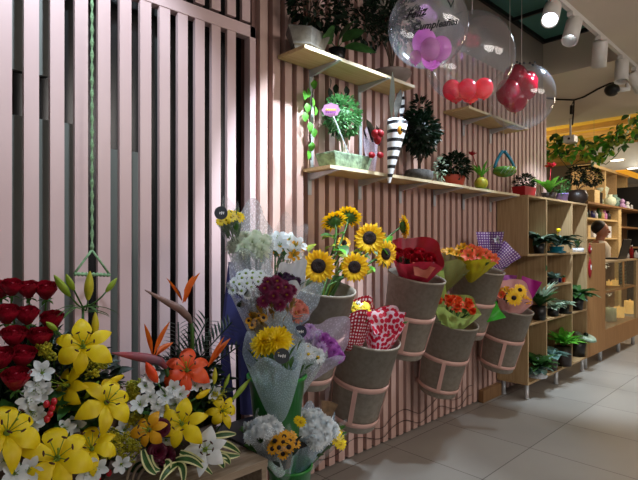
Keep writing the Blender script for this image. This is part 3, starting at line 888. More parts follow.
def sprig(parent, c, rad, n, mats=('goldenrod_y',), stem=None, name='goldenrod'):
    m = MB(); c = V(c)
    tips = []
    for i in range(9):
        d = V((rnd(-1, 1), rnd(-1, 1), rnd(-.3, 1))).normalized()
        tips.append(c + V((d.x * rad[0], d.y * rad[1], d.z * rad[2])))
    base = V(stem) if stem is not None else c - V((0, 0, rad[2] * 1.3))
    m.cur = 1
    for t in tips: m.tube(bez(base, (base + t) / 2 + V((0, 0, rad[2] * .4)), t, 4), .0012, 4)
    m.cur = 0
    for i in range(n):
        t = random.choice(tips); q = rnd(.35, 1)
        p = c.lerp(t, q) + V((rnd(-1, 1), rnd(-1, 1), rnd(-1, 1))) * .011
        m.blob(p, rnd(.0022, .0048))
    return m.put(name, [mats[0], 'stem_green'], parent, smooth=False)

# ================================================================== WALL SHELVES
def shelf_unit(x0, x1, z, xs, label, ups=()):
    t = thing('wall_shelf', ((x0 + x1) / 2, 0, z - .02), label, 'shelf')
    m = MB(); m.box(x0, x1, -.21, -.004, z - .018, z); m.cur = 1; m.box(x0, x1, -.2125, -.21, z - .018, z)
    m.put('board', ['ply', 'ivory_edge'], t, smooth=False)
    for x in xs:
        m = MB()
        m.box(x - .013, x + .013, -.008, -.002, z - .14, z - .02)
        yy = [-.004, -.05, -.12, -.20, -.232]
        hh = [.042, .034, .022, .010, .004]
        a = [[(x - .009, y, z - .02), (x + .009, y, z - .02), (x + .009, y, z - .02 - h), (x - .009, y, z - .02 - h)] for y, h in zip(yy, hh)]
        ids = m.grid(a, True); m.face(ids[0]); m.face(list(reversed(ids[-1])))
        m.put('bracket', 'bracket_steel', t, smooth=False)
    return t
ZL, ZU = 1.706, 2.28
shelf_unit(1.842, 2.345, ZL, (1.89, 2.31), 'leftmost board of the lower shelf row, holding the mossy planter')
shelf_unit(2.35, 3.25, ZL, (2.72, 3.13), 'middle board of the lower shelf row under the dark bonsai and red pot')
shelf_unit(3.255, 4.075, ZL - .003, (3.54, 3.98), 'right board of the lower shelf row, ending at the cabinet')
shelf_unit(1.664, 2.59, ZU, (1.90, 2.31), 'upper left wall shelf with the grey planter and dish')
shelf_unit(3.25, 4.25, ZU, (3.54, 3.98), 'upper right wall shelf seen behind the clear balloons')
for x, z0, z1, lab in ((1.90, 1.58, 2.14, 'left'), (2.31, 1.58, 2.14, 'right')):
    o = bx('shelf_upright', 'bracket_steel', x - .012, x + .012, -.014, -.009, z0 + .13, z1 - .005)
    tag(o, f'{lab} metal upright strip between the two left shelves', 'shelf upright')

# ---- plant pots and plants on the shelves
def plant_root(name, loc, label, cat='potted plant', grp=None): return thing(name, loc, label, cat, grp)
# grey hexagonal planter, upper shelf
c = P(308, 40, -.11); c.z = ZU
t = plant_root('potted_plant', c, 'pale grey angular stone planter at the left end of the upper shelf, with twiggy foliage')
m = MB(); M = Matrix.Translation(c + V((0, 0, .001)))
for (r0, z0), (r1, z1) in (((.078, 0), (.088, .035)), ((.088, .035), (.118, .14))): pass
m.lathe([(0, .0), (.082, .0), (.088, .022), (.094, .026), (.094, .036), (.122, .098), (.122, .106), (.10, .106), (.09, .09), (0, .09)], 6, M @ RZ(.2), 1.35, .78)
m.put('planter', 'stone', t, smooth=False)
m = MB()
for i in range(16):
    a = rnd(0, 6.28); m.tube(bez(c + V((0, 0, .12)), c + V((math.cos(a) * .05, math.sin(a) * .03, .25)), c + V((math.cos(a) * .16, math.sin(a) * .07 - .01, rnd(.22, .42))), 5), .003, 4, .001)
m.put('twigs', 'bark', t)
m = MB(); bushy(m, c + V((0.04, -.02, .27)), (.19, .08, .15), 620, .042, .022); m.put('foliage', 'leaf_dark', t)
# black pot with big rounded leaves
c = P(337, 50, -.12); c.z = ZU
t = plant_root('potted_plant', c, 'small black pot with large rounded green leaves on the upper shelf')
m = MB(); m.lathe([(0, 0), (.038, 0), (.05, .085), (.046, .085), (.04, .07), (0, .07)], 20, Matrix.Translation(c + V((0, 0, .001)))); m.put('pot', 'dark_glass', t)
for (px, py, dx, L) in ((322, 32, -1, .13), (352, 30, 1, .12), (356, 46, 1.3, .16), (343, 24, .1, .10)):
    e = P(px, py, -.17); b = c + V((0, 0, .09)); m = MB(); m.cur = 1; mid = b.lerp(e, .35)
    m.tube([b, mid], .003, 5); m.cur = 0; leaf(m, mid, e - mid + RGT * .02, L * 1.35, .11, 25, roll=.9, cup=.12)
    m.put('leaf', ['leaf_mid', 'stem_green'], t)
# wide dish with tree
c = P(391, 66, -.10); c.z = ZU
t = plant_root('potted_tree', c, 'wide brown dish with a thin dark tree at the right end of the upper shelf')
m = MB(); m.lathe([(0, .001), (.06, .001), (.085, .02), (.125, .065), (.128, .08), (.12, .08), (.10, .06), (0, .055)], 28, Matrix.Translation(c)); m.put('dish', 'taupe_dish', t)
m = MB(); tips = []
for (ax, az) in ((-.03, .55), (.06, .45), (-.12, .42), (-.2, .36), (.10, .5), (-.30, .40)):
    e = c + V((ax, rnd(-.05, .02), az)); tips.append(e); m.tube(bez(c + V((0, 0, .05)), c + V((.03, 0, .25)), e, 7), .007, 6, .002)
m.put('trunk', 'bark', t)
m = MB()
for e in tips: bushy(m, e + V((0, 0, -.05)), (.13, .08, .13), 190, .04, .02)
m.put('foliage', 'leaf_dark', t)
# trailing vine on the left uprights
t = plant_root('trailing_vine', P(312, 80, -.04), 'bright green vine trailing down beside the left shelf upright', 'vine')
m = MB(); m.tube([P(316, 62, -.03), P(313, 90, -.035), P(310, 120, -.03), P(311, 160, -.03)], .003, 5); m.put('vine_stem', 'bark', t)
m = MB()
for (px, py) in ((308, 88), (312, 97), (307, 103), (305, 112), (314, 80), (310, 122), (314, 128), (312, 142), (308, 150), (315, 106), (304, 90)):
    leaf(m, P(px, py, -.05), V((rnd(-.5, .2), -.3, -1)), .055, .038, 25, roll=rnd(-.3, .3))
m.put('leaves', 'leaf_bright', t)
m = MB()
for (px, py) in ((330, 78), (336, 84), (341, 92), (329, 88), (346, 86), (334, 93)): leaf(m, P(px, py, -.07), V((rnd(-.3, .3), -.2, -1)), .06, .035, 20)
tag(m.put('hanging_leaves', 'leaf_dark'), 'dark leaves hanging under the upper shelf above the pink sign', 'leaves')
# mossy planter with topiary
c0 = V((2.06, -.11, ZL + .001))
t = plant_root('potted_topiary', c0, 'mossy green stone planter with pale-stemmed topiary on the lower shelf')
m = MB(); ox = [(-.15, -.07), (.15, -.07), (.15, .07), (-.15, .07)]
rows = [[(c0.x + x * k, c0.y + y * k, c0.z + z) for x, y in ox] for k, z in ((.88, 0), (1.05, .075), (1.05, .085), (.9, .085), (.88, .06))]
ids = m.grid(rows, True); m.face(list(reversed(ids[0]))); m.face(ids[-1]); m.put('planter', 'moss_stone', t, smooth=False, bevel=.004)
tb = c0 + V((.0, 0, .07)); hc = P(343, 117, -.11)
m = MB()
for i in range(7):
    a = i * .9; m.tube(bez(tb + V((math.cos(a) * .01, math.sin(a) * .01, 0)), tb + V((math.cos(a) * .02, 0, .1)), hc + V((math.cos(a) * .06, math.sin(a) * .04, rnd(-.03, .04))), 6), .006, 6, .003)
m.put('trunk', 'pale_bark', t)
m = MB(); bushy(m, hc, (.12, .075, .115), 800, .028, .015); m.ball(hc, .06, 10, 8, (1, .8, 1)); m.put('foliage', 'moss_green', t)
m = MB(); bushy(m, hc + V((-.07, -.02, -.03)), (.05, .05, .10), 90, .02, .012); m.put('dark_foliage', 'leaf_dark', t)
# pink sign on a stick
sc = P(331, 110, -.20)
t = thing('sign_pick', c0 + V((0, -.05, .08)), 'pink scalloped sign on a white stick stuck in the mossy planter', 'sign')
m = MB(); m.lathe([(0, 0), (.040, 0), (.040, .004), (0, .004)], 36, LM(sc, facing(sc)), 1.15, .85, fn=lambda a, z: 1 + .07 * math.cos(8 * a)); m.put('sign_face', 'sign_pink', t, smooth=False)
m = MB()
Ms = LM(sc, facing(sc), PI)
Q = Matrix.Translation(sc) @ Matrix((RGT, UP, -FWD)).transposed().to_4x4()
for r, y in enumerate((.012, -.004, -.018)):
    m.M = Q
    for k in range(5): m.cur = 0 if r == 1 else 1; m.box(-.026 + k * .011, -.019 + k * .011, y, y + .009, .0045, .006)
m.M = None
m.put('lettering', ['print_yellow', 'petal_violet'], t, smooth=False)
m = MB(); m.tube([sc + FWD * .004, c0 + V((.0, -.04, .08))], .003, 6); m.put('stick', 'paper_white', t)

# small red heart bouquet
def cone_wrap(mb, tip, axis, L, R, ruff=.1, spikes=5, back=0.0, n=36, r0=.02, roll=0, rows_n=7, closed=True, flare=1.0):
    """ruffled paper cone: tip, axis, length to the rim, rim radius; back > 0 raises the rim away from the camera"""
    M = LM(tip, axis, roll)
    Mi = M.to_3x3().inverted(); bd = Mi @ FWD; ba = math.atan2(bd.y, bd.x)
    rows = []
    for i in range(rows_n + 1):
        f = i / rows_n
        row = []
        for k in range(n):
            a = 2 * PI * k / n
            hb = 1 + (back * max(0, math.cos(a - ba)) ** .8 + .10 * math.cos(spikes * a + roll) * f) * f
            r = r0 + (R - r0) * f ** flare
            r *= 1 + ruff * f * math.sin(9 * a + 2 * f) * .5
            row.append(M @ V((r * math.cos(a), r * math.sin(a), L * f * hb)))
        rows.append(row)
    ids = mb.grid(rows, True)
    for i, rr in enumerate(ids):
        for k, v_ in enumerate(rr): mb.uv[v_] = (abs(k / n - .5) * 2 * PI * R, L * i / rows_n)
    return mb
tp = P(372, 166, -.13); tp.z = ZL + .002
t = thing('heart_bouquet', tp, 'small bouquet with a red heart and red bow in brown mesh wrap', 'bouquet')
m = MB(); cone_wrap(m, tp + V((0, .0, 0)), V((-.12, -.05, 1)), .20, .045, .15, 3, .35); m.put('wrap', 'film_lilac', t)
m = MB(); hcx = P(377.5, 136, -.24)
m.ball(hcx + RGT * -.012 + V((0, 0, .012)), .025, 12, 8); m.ball(hcx + RGT * .012 + V((0, 0, .012)), .025, 12, 8); m.ball(hcx + V((0, 0, -.014)), .023, 12, 8, (1, 1, 1.5)); m.put('heart', 'petal_crimson', t)
bw = P(376, 155, -.24)
for s in (-1, 1):
    m = MB(); m.ball(bw + RGT * s * .024, 1, 10, 8, (.026, .014, .018)); m.put('bow_loop', 'petal_crimson', t)
m = MB(); leaf(m, P(379, 146, -.16), V((-.1, 0, 1)), .12, .05, 10, roll=0); leaf(m, P(374, 140, -.15), V((-.5, 0, 1)), .13, .045, 10, roll=0.2); m.put('paper_fin', 'stone', t)
m = MB(); leaf(m, P(374, 146, -.14), V((-.65, 0, 1)), .13, .018, -10, roll=0); leaf(m, P(369, 146, -.14), V((-.8, .0, 1)), .12, .014, -20, roll=0); m.put('dark_blade', 'soil', t)

# striped cone bouquet
dotm = []
def striped_paper():
    m, nt, out = newmat('paper_striped'); N, L = nt.nodes, nt.links
    tc = N.new('ShaderNodeTexCoord'); sp = N.new('ShaderNodeSeparateXYZ'); L.new(tc.outputs['Object'], sp.inputs[0])
    w = N.new('ShaderNodeMath'); w.operation = 'MULTIPLY'; w.inputs[1].default_value = 1 / .052; L.new(sp.outputs['Z'], w.inputs[0])
    fr = N.new('ShaderNodeMath'); fr.operation = 'FRACT'; L.new(w.outputs[0], fr.inputs[0])
    gt = N.new('ShaderNodeMath'); gt.operation = 'GREATER_THAN'; gt.inputs[1].default_value = .62; L.new(fr.outputs[0], gt.inputs[0])
    mx = N.new('ShaderNodeMix'); mx.data_type = 'RGBA'; mx.inputs[6].default_value = hx('#eef0f2'); mx.inputs[7].default_value = hx('#15161c')
    L.new(gt.outputs[0], mx.inputs[0])
    p = N.new('ShaderNodeBsdfPrincipled'); p.inputs['Roughness'].default_value = .4; L.new(mx.outputs[2], p.inputs['Base Color']); L.new(p.outputs[0], out.inputs['Surface'])
striped_paper()
tip = P(389, 183, -.245); top = P(397.5, 122, -.245)
t = thing('striped_cone', tip, 'black and white striped paper cone hanging in front of the lower shelf', 'bouquet')
m = MB(); ax = (top - tip); Lc = ax.length; ax.normalize()
Mz = LM(V((0, 0, 0)), ax)
cm = MB(); cm.lathe([(.008, 0), (.028, Lc * .35), (.052, Lc * .8), (.062, Lc), (.059, Lc), (.025, Lc * .35)], 24, Mz)
put('cone', cm.mesh('cone', 'paper_striped'), Matrix.Translation(tip), t)
m = MB(); leaf(m, P(391.5, 118, -.25), P(394, 68, -.25) - P(391.5, 118, -.25), .27, .04, -4, roll=0, cup=.1); m.put('grey_fin', 'white_soffit', t)
m = MB(); leaf(m, P(396, 118, -.24), P(401, 84, -.24) - P(396, 118, -.24), .19, .05, 5, roll=.2); m.put('grey_insert', 'stone', t)
m = MB(); leaf(m, P(401, 122, -.24), P(404, 88, -.24) - P(401, 122, -.24), .19, .03, 0, roll=.4); m.put('spotted_insert', 'paper_striped', t)
m = MB(); bp_ = P(400, 130, -.315); m.ball(bp_, 1, 10, 8, (.018, .012, .028)); m.cur = 1; m.ball(bp_ + V((0, -.008, .0)), .009, 8, 6); m.put('gold_bow', ['petal_gold', 'seed_dark'], t)

# bonsai on rock
c = P(419, 178, -.11); c.z = ZL + .001
t = plant_root('bonsai_tree', c, 'dense dark bonsai on a grey rock pot, middle of the lower shelf row')
m = MB(); m.lathe([(0, 0), (.085, 0), (.098, .03), (.092, .07), (.07, .075), (0, .07)], 18, Matrix.Translation(c), 1.2, .85, fn=lambda a, z: 1 + .06 * math.sin(5 * a + z * 60)); m.put('rock_pot', 'rock', t)
bc = P(420, 132, -.13)
m = MB(); m.tube([c + V((0, 0, .06)), c + V((.01, 0, .13)), bc], .012, 7, .005)
for i in range(5): m.tube(bez(c + V((.0, 0, .1)), c + V((rnd(-.1, .1), rnd(-.03, .03), .18)), bc + V((rnd(-.12, .12), rnd(-.04, .04), rnd(-.06, .05))), 5), .005, 5, .002)
m.put('trunk', 'bark', t)
m = MB(); bushy(m, bc, (.175, .09, .135), 1000, .042, .02); bushy(m, bc + V((.01, 0, .15)), (.07, .04, .08), 160, .042, .018); bushy(m, bc + V((0, 0, -.12)), (.05, .04, .05), 80, .03, .01); m.ball(bc, .095, 10, 8, (1.1, .7, .9)); m.put('foliage', 'leaf_dark', t)
# pale dried spray
c = P(439.5, 180, -.15); c.z = ZL + .001
t = thing('white_ornament', c, 'pale dried spray standing between the bonsai and the red oval pot', 'ornament')
m = MB(); m.lathe([(0, 0), (.016, 0), (.018, .03), (0, .03)], 12, Matrix.Translation(c)); m.put('holder', 'stone', t)
m = MB(); bushy(m, c + V((0, 0, .10)), (.035, .03, .08), 70, .03, .01); m.put('spray', 'leaf_pale', t)
# red oval pot
def pot_plant(px, y, z, prof, mt, label, fol, rx=1, ry=1, potname='pot', n=24):
    c = P(px, 200, y); c.z = z + .001
    t = plant_root('potted_plant', c, label)
    m = MB(); m.lathe(prof, n, Matrix.Translation(c), rx, ry); m.put(potname, mt, t)
    fol(c, t); return t
def bushf(mt, off, rad, n, L=.035, Wd=.014):
    def f(c, t):
        m = MB(); bushy(m, c + V(off), rad, n, L, Wd); m.put('foliage', mt, t)
        m = MB()
        for i in range(8): m.tube(bez(c + V((0, 0, .02)), c + V((rnd(-.02, .02), 0, off[2] * .6)), c + V(off) + V((rnd(-.6, .6) * rad[0], rnd(-.5, .5) * rad[1], rnd(-.2, .7) * rad[2])), 4), .002, 4)
        m.put('stems', 'stem_green', t)
    return f
pot_plant(454, -.11, ZL, [(0, 0), (.075, 0), (.09, .045), (.1, .072), (.1, .08), (.092, .08), (.085, .06), (0, .06)], 'terracotta', 'red-brown oval pot with fine dark foliage on the lower shelf', bushf('leaf_dark', (0, -.01, .14), (.13, .08, .09), 560, .045, .02), 1.05, .75)
# bulb with flower
c = P(481, 186, -.12); c.z = ZL + .001
t = plant_root('potted_bromeliad', c, 'round mossy bulb with strap leaves and a red flower on a small saucer')
m = MB(); m.lathe([(0, 0), (.06, 0), (.065, .008), (.06, .008), (0, .005)], 20, Matrix.Translation(c)); m.put('saucer', 'green_plastic', t)
m = MB(); m.ball(c + V((0, 0, .055)), .052, 16, 10, (1.05, 1, .95)); m.put('bulb', 'goldenrod_y', t)
m = MB()
for i in range(13):
    a = i * 2.4; leaf(m, c + V((0, 0, .095)), V((math.cos(a), math.sin(a) * .6, 1.5)), rnd(.13, .2), .02, 40, roll=0)
m.put('leaves', 'leaf_bright', t)
m = MB(); fc = P(472, 153, -.12)
for i in range(10): leaf(m, fc - V((0, 0, .02)), V((math.cos(i * 1.3), math.sin(i * 1.3) * .6, rnd(.5, 1.5))), .045, .016, 20)
m.tube([c + V((0, 0, .09)), fc], .003, 5); m.put('red_flower', 'petal_crimson', t)
# hanging teardrop bowl
hc = P(504.5, 172, -.24); ap = P(503.5, 151, -.24)
t = thing('hanging_bowl', hc - V((0, 0, .05)), 'green and yellow glossy bowl hanging from a blue teardrop handle', 'hanging bowl')
mat('glaze_green', '#1f9a52', .2, col2='#6f7a1c', scale=6, stretch=(1, 1, 3)); mat('glaze_blue', '#1f7f96', .25, var=.15)
m = MB(); m.lathe([(0, -.042), (.05, -.034), (.085, -.01), (.09, .012), (.078, .035), (.07, .035), (.08, .01), (.05, -.02), (0, -.03)], 28, Matrix.Translation(hc)); m.put('bowl', 'glaze_green', t)
for s in (-1, 1):
    m = MB(); e = hc + RGT * s * .078 + V((0, 0, .03)); m.tube(bez(e, e.lerp(ap, .5) + RGT * s * .022, ap + RGT * s * .004, 8), .012, 8, .013); m.put('handle', 'glaze_blue', t)
m = MB()
for s in (-.04, -.01, .02, .05): m.tube([hc - FWD * .080 + RGT * (s - .02) + V((0, 0, -.02)), hc - FWD * .092 + RGT * s + V((0, 0, .012)), hc - FWD * .078 + RGT * (s + .018) + V((0, 0, .033))], .0028, 5)
m.put('painted_stripes', 'leaf_pale', t)
m = MB(); m.tube([ap, V((ap.x, ap.y, 2.262))], .0014, 5); m.put('hanging_cord', 'ribbon', t)
# cabinet top plants
TZ = 1.698
def rect_pot(c, lx, ly, h, mt, t, name='pot'):
    m = MB(); o = [(-1, -1), (1, -1), (1, 1), (-1, 1)]
    rows = [[(c.x + x * lx * k, c.y + y * ly * k, c.z + z) for x, y in o] for k, z in ((.82, 0), (1, h), (.93, h), (.9, h * .8))]
    ids = m.grid(rows, True); m.face(list(reversed(ids[0]))); m.face(ids[-1]); m.put(name, mt, t, smooth=False, bevel=.004)
c = P(524, 190, -.15); c.z = TZ + .001
t = plant_root('potted_plant', c, 'bright red rectangular pot with low dark foliage at the left of the cabinet top')
rect_pot(c, .115, .06, .085, 'red_pot', t)
m = MB(); bushy(m, c + V((.01, 0, .13)), (.13, .065, .06), 330, .035, .014); m.put('foliage', 'leaf_dark', t)
c = P(549, 195, -.14); c.z = TZ + .001
t = plant_root('potted_bromeliad', c, 'bromeliad with broad bright leaves and one red flower on the cabinet top')
m = MB(); m.lathe([(0, 0), (.055, 0), (.07, .075), (.062, .075), (.055, .05), (0, .05)], 20, Matrix.Translation(c)); m.put('pot', 'brown_pot', t)
m = MB()
for i in range(15):
    a = i * 2.4; leaf(m, c + V((0, 0, .07)), V((math.cos(a) * .9, math.sin(a) * .5, 1.5)), rnd(.20, .30), .055, 55, roll=0)
m.put('leaves', 'leaf_bright', t)
m = MB(); fc = P(551, 166, -.15); m.tube([c + V((0, 0, .07)), fc], .004, 5)
for i in range(12): leaf(m, fc - V((0, 0, .01)), V((math.cos(i * 1.3), math.sin(i * 1.3) * .6, rnd(.1, 1.2))), .065, .035, 20)
m.put('red_flower', 'petal_crimson', t)
pot_plant(561.5, -.14, TZ, [(0, 0), (.05, 0), (.062, .08), (.066, .08), (.066, .092), (.058, .092), (.05, .07), (0, .07)], 'purple_pot', 'lilac round pot with fine green leaves on the cabinet top', bushf('leaf_mid', (0, 0, .15), (.08, .06, .07), 180, .05, .012))
def big(c, t):
    m = MB()
    for i in range(9):
        e = P(rnd(572, 604), rnd(166, 186), -.14 + rnd(-.03, .05)); m.tube(bez(c + V((0, 0, .1)), c + V((0, 0, .2)), e, 5), .003, 5, .0015)
    m.put('stems', 'bark', t)
    m = MB(); a = P(576, 176, -.14); b = P(592, 177, -.12)
    bushy(m, a, (.13, .08, .09), 300, .035, .018); bushy(m, b, (.20, .09, .10), 460, .035, .018); m.put('foliage', 'leaf_dark', t)
    m = MB(); bushy(m, b, (.20, .10, .10), 60, .03, .018); m.put('light_foliage', 'leaf_olive', t)
pot_plant(577, -.15, TZ, [(0, 0), (.06, 0), (.10, .05), (.105, .10), (.08, .15), (.065, .155), (.06, .14), (0, .12)], 'brown_pot', 'round dark brown pot with a wide spreading bush at the right of the cabinet top', big)

# ---- plants inside the cabinet
def rosette(mb, c, n, L, Wd, up=.8, mtdroop=50):
    for i in range(n):
        a = i * 2.4 + rnd(-.2, .2); leaf(mb, c, V((math.cos(a), math.sin(a) * .7 - .25, up * rnd(.4, 1.4))), L * rnd(.85, 1.25) * 1.15, Wd * 1.3, mtdroop, roll=rnd(-.5, .5))
def cab_plant(px, z, label, prof, potm, leaves, y=-.235, cat='potted plant'):
    c = P(px, 300, y); c.z = z + .001
    lo, hi = (4.12, 4.48) if px < 546 else ((4.50, 5.09) if px < 571.5 else (5.11, 5.50))
    rr = max(r for r, _ in prof); c.x = min(max(c.x, lo + rr), hi - rr)
    t = plant_root('potted_plant', c, label, cat)
    m = MB(); m.lathe(prof, 18, Matrix.Translation(c)); m.put('pot', potm, t)
    for (mt, n, L, Wd, up, h, dr) in leaves:
        m = MB(); rosette(m, c + V((0, 0, h)), int(n * 1.8), L, Wd, up, dr); m.cur = 0; m.put('leaves', mt, t)
    return t
SP = [(0, 0), (.038, 0), (.05, .085), (.044, .085), (.04, .07), (0, .07)]
BP = [(0, 0), (.05, 0), (.065, .12), (.058, .12), (.052, .10), (0, .10)]
cab_plant(539, 1.208, 'black pot with striped dark leaves in the top left cubby of the cabinet', SP, 'black_plastic', [('leaf_dark', 16, .17, .05, 2.0, .08, 80), ('leaf_pale', 7, .14, .035, 2.2, .09, 70)])
cab_plant(556.5, 1.208, 'teal pot of bluish foliage and one yellow bloom in the top middle cubby', [(0, 0), (.08, 0), (.085, .015), (.06, .02), (.065, .06), (.055, .06), (0, .05)], 'glaze_blue', [('leaf_blue', 16, .14, .05, 1.6, .06, 60), ('leaf_dark', 16, .20, .055, 1.8, .06, 80)])
for q, (px, lab) in enumerate(((550, 'top middle cubby'),)):
    pass
fm = MB(); fc = P(558.5, 230, -.24); fm.ball(fc, .02, 10, 8, (1, 1, .8)); fm.tube([fc, V((fc.x, fc.y + .04, 1.28))], .002, 5)
fo = fm.put('yellow_bloom', 'petal_yellow', bpy.data.objects[[o.name for o in bpy.data.objects if o.get('label', '').startswith('teal pot')][0]])
cab_plant(578, 1.208, 'small pale tray with a tiny green sprout in the top right cubby', [(0, 0), (.062, 0), (.066, .04), (.06, .04), (.055, .03), (0, .03)], 'paper_white', [('leaf_mid', 5, .08, .018, 3, .04, 20)], y=-.2)
cab_plant(540, .63, 'tall light green leafy plant in a black pot at the open left of the cabinet', BP, 'black_plastic', [('leaf_mid', 20, .16, .03, 2.5, .11, 50), ('leaf_pale', 14, .20, .022, 3.2, .12, 40)], y=-.235)
t = cab_plant(552.0, .925, 'dark pot with pale succulent leaves on the short middle shelf', [(0, 0), (.05, 0), (.055, .055), (.048, .055), (0, .045)], 'black_plastic', [('leaf_blue', 14, .07, .03, .9, .05, 30)], y=-.225)
for i, (px, mt, nm) in enumerate(((556, 'petal_blue', 'leftmost blue'), (560, 'petal_blue', 'second blue'), (563.6, 'petal_tulip', 'orange'), (567.3, 'green_plastic', 'green'))):
    c = P(px, 270, -.215); c.z = .926
    t = plant_root('potted_cactus', c, f'{nm} mini pot with a tiny succulent on the short middle shelf', 'potted plant', 'mini pots on the middle shelf')
    m = MB(); m.lathe([(0, 0), (.014, 0), (.018, .042), (.015, .042), (0, .036)], 4, Matrix.Translation(c) @ RZ(.8)); m.put('pot', mt, t, smooth=False)
    m = MB(); rosette(m, c + V((0, 0, .038)), 8, .03, .012, 1.2, 20); m.put('succulent', 'leaf_mid', t)
cab_plant(553, .63, 'white-leaved small plant in a dark pot in the middle cubby', [(0, 0), (.045, 0), (.055, .07), (.048, .07), (0, .06)], 'black_plastic', [('leaf_pale', 22, .10, .035, 1.0, .07, 45)], y=-.225)
cab_plant(564, .63, 'second white-leaved plant on a pale saucer in the middle cubby', [(0, 0), (.07, 0), (.072, .012), (.045, .014), (.05, .07), (0, .06)], 'black_plastic', [('leaf_pale', 18, .09, .04, 1.0, .07, 45)], y=-.225)
cab_plant(577, .63, 'dark pot with glossy broad green leaves reaching past the cabinet, right cubby', BP, 'black_plastic', [('leaf_mid', 16, .17, .06, 1.4, .13, 60), ('leaf_blue', 6, .13, .05, 1.0, .12, 60)], y=-.225)
cab_plant(537, .142, 'low rounded-leaf plant on a white saucer in the bottom left cubby', [(0, 0), (.08, 0), (.085, .012), (.045, .015), (.05, .06), (0, .05)], 'paper_white', [('leaf_mid', 14, .17, .06, 2.4, .06, 60), ('leaf_blue', 6, .12, .07, .8, .06, 60)], y=-.235)
cab_plant(551, .142, 'round pale bluish leaves spreading from a dark pot, bottom middle cubby', BP, 'brown_pot', [('leaf_blue', 10, .14, .08, .7, .12, 40)], y=-.225)
cab_plant(563, .142, 'glass jar planter with bright green upright leaves, bottom middle cubby', [(0, 0), (.075, 0), (.075, .18), (.068, .18), (.068, .03), (0, .03)], 'brown_pot', [('leaf_bright', 22, .17, .045, 1.6, .18, 45)], y=-.235)
c = P(577.5, 340, -.19); c.z = .143
t = plant_root('potted_cactus', c, 'black pot topped by a flat pale round succulent, bottom right cubby')
m = MB(); m.lathe([(0, 0), (.065, 0), (.08, .17), (.07, .17), (0, .15)], 20, Matrix.Translation(c)); m.put('pot', 'black_plastic', t)
m = MB(); m.lathe([(0, .19), (.03, .195), (.095, .2), (.11, .215), (.095, .235), (.035, .225), (.03, .23), (0, .235)], 24, Matrix.Translation(c + V((0, 0, .0))) @ Matrix.Rotation(.35, 4, 'X') ); m.cur = 1
m.ball(c + V((0, -.08, .225)), .025, 8, 6); m.put('succulent', ['leaf_pale', 'leaf_dark'], t)
# trailing leaf hanging at the middle divider
m = MB(); a = P(546, 255, -.285); m.tube([P(545.5, 236, -.285), a, P(545.5, 268, -.285)], .002, 5); leaf(m, P(545.5, 264, -.285), V((0, -.1, -1)), .07, .045, 10, roll=0)
tag(m.put('trailing_leaf', 'leaf_mid'), 'single green leaf hanging in front of the cabinet divider', 'leaf')

# ---- hanging vine, box camera, dome camera, cable
t = thing('hanging_vine', (7.3, .3, 2.7), 'long leafy green vine strung under the yellow ceiling', 'vine')
m = MB(); pts = [PX(px, py, 7.3) for px, py in ((544, 158), (556, 150), (568, 155), (580, 150), (594, 157), (606, 152), (616, 143), (630, 134), (642, 130))]
m.tube(pts, .008, 6); m.tube([p + V((0, 0, -.12 + .08 * math.sin(i * 2))) for i, p in enumerate(pts)], .006, 6); m.put('vine_stem', 'stem_green', t)
for nm, mt, n in (('leaves', 'leaf_olive', 110), ('light_leaves', 'leaf_bright', 110), ('dark_leaves', 'leaf_mid', 70)):
    m = MB()
    for i in range(n):
        k = rnd(0, len(pts) - 1.001); p = pts[int(k)].lerp(pts[int(k) + 1], k % 1) + V((rnd(-.12, .12), 0, rnd(-.08, .24)))
        leaf(m, p, V((rnd(-1, 1), rnd(-1, 1), rnd(-1, .3))), rnd(.08, .13), rnd(.05, .08), 30)
    m.put(nm, mt, t)
for i in (1, 4, 7):
    m = MB(); m.tube([pts[i], V((pts[i].x, pts[i].y, 2.975))], .002, 4); m.put('hanging_wire', 'rope_green', t)
c = PX(570.5, 139.5, 7.15)
t = thing('box_camera', c, 'small white box camera with a black lens under the yellow ceiling', 'camera')
m = MB(); m.box(c.x - .08, c.x + .08, c.y - .07, c.y + .07, c.z - .05, c.z + .05); m.put('housing', 'white_plastic', t, smooth=False, bevel=.012)
m = MB(); m.ball(c + V((-.085, .0, 0)) + V((0, -.01, 0)), .016, 10, 8); m.put('lens', 'black_plastic', t)
m = MB(); m.tube([c + V((0, 0, .05)), V((c.x, c.y, 2.979))], .014, 8); m.put('mount', 'white_plastic', t)
c = PZ(612, 90, 2.86)
t = thing('security_camera', c, 'black dome camera on a white bracket under the beige ceiling', 'camera')
m = MB(); m.ball(c, .07, 16, 12, (1.15, 1, .9)); m.put('dome', 'black_plastic', t)
m = MB(); e = c + RGT * .16; m.tube([c + RGT * .05, e + V((0, 0, .01)), V((e.x, e.y, 2.978))], .028, 10, .03); m.put('bracket', 'white_plastic', t)
m = MB(); cz = 2.972
pts = [PZ(px, py, cz) for px, py in ((546, 98), (558, 99.5), (574, 100), (584, 97), (598, 89), (610, 83.5), (620, 81.5))]
m.tube(pts, .009, 6)
q = PZ(574, 100, cz); m.tube([q, q + V((-.01, 0, -.12)), q + V((-.05, 0, -.30))], .008, 6); m.tube([q + V((-.08, 0, -.08)), q + V((-.09, 0, -.18))], .016, 6); m.tube([q, q + V((-.08, 0, -.08))], .004, 5)
tag(m.put('cable', 'soil'), 'dark cable draped along the beige ceiling to the camera', 'cable')

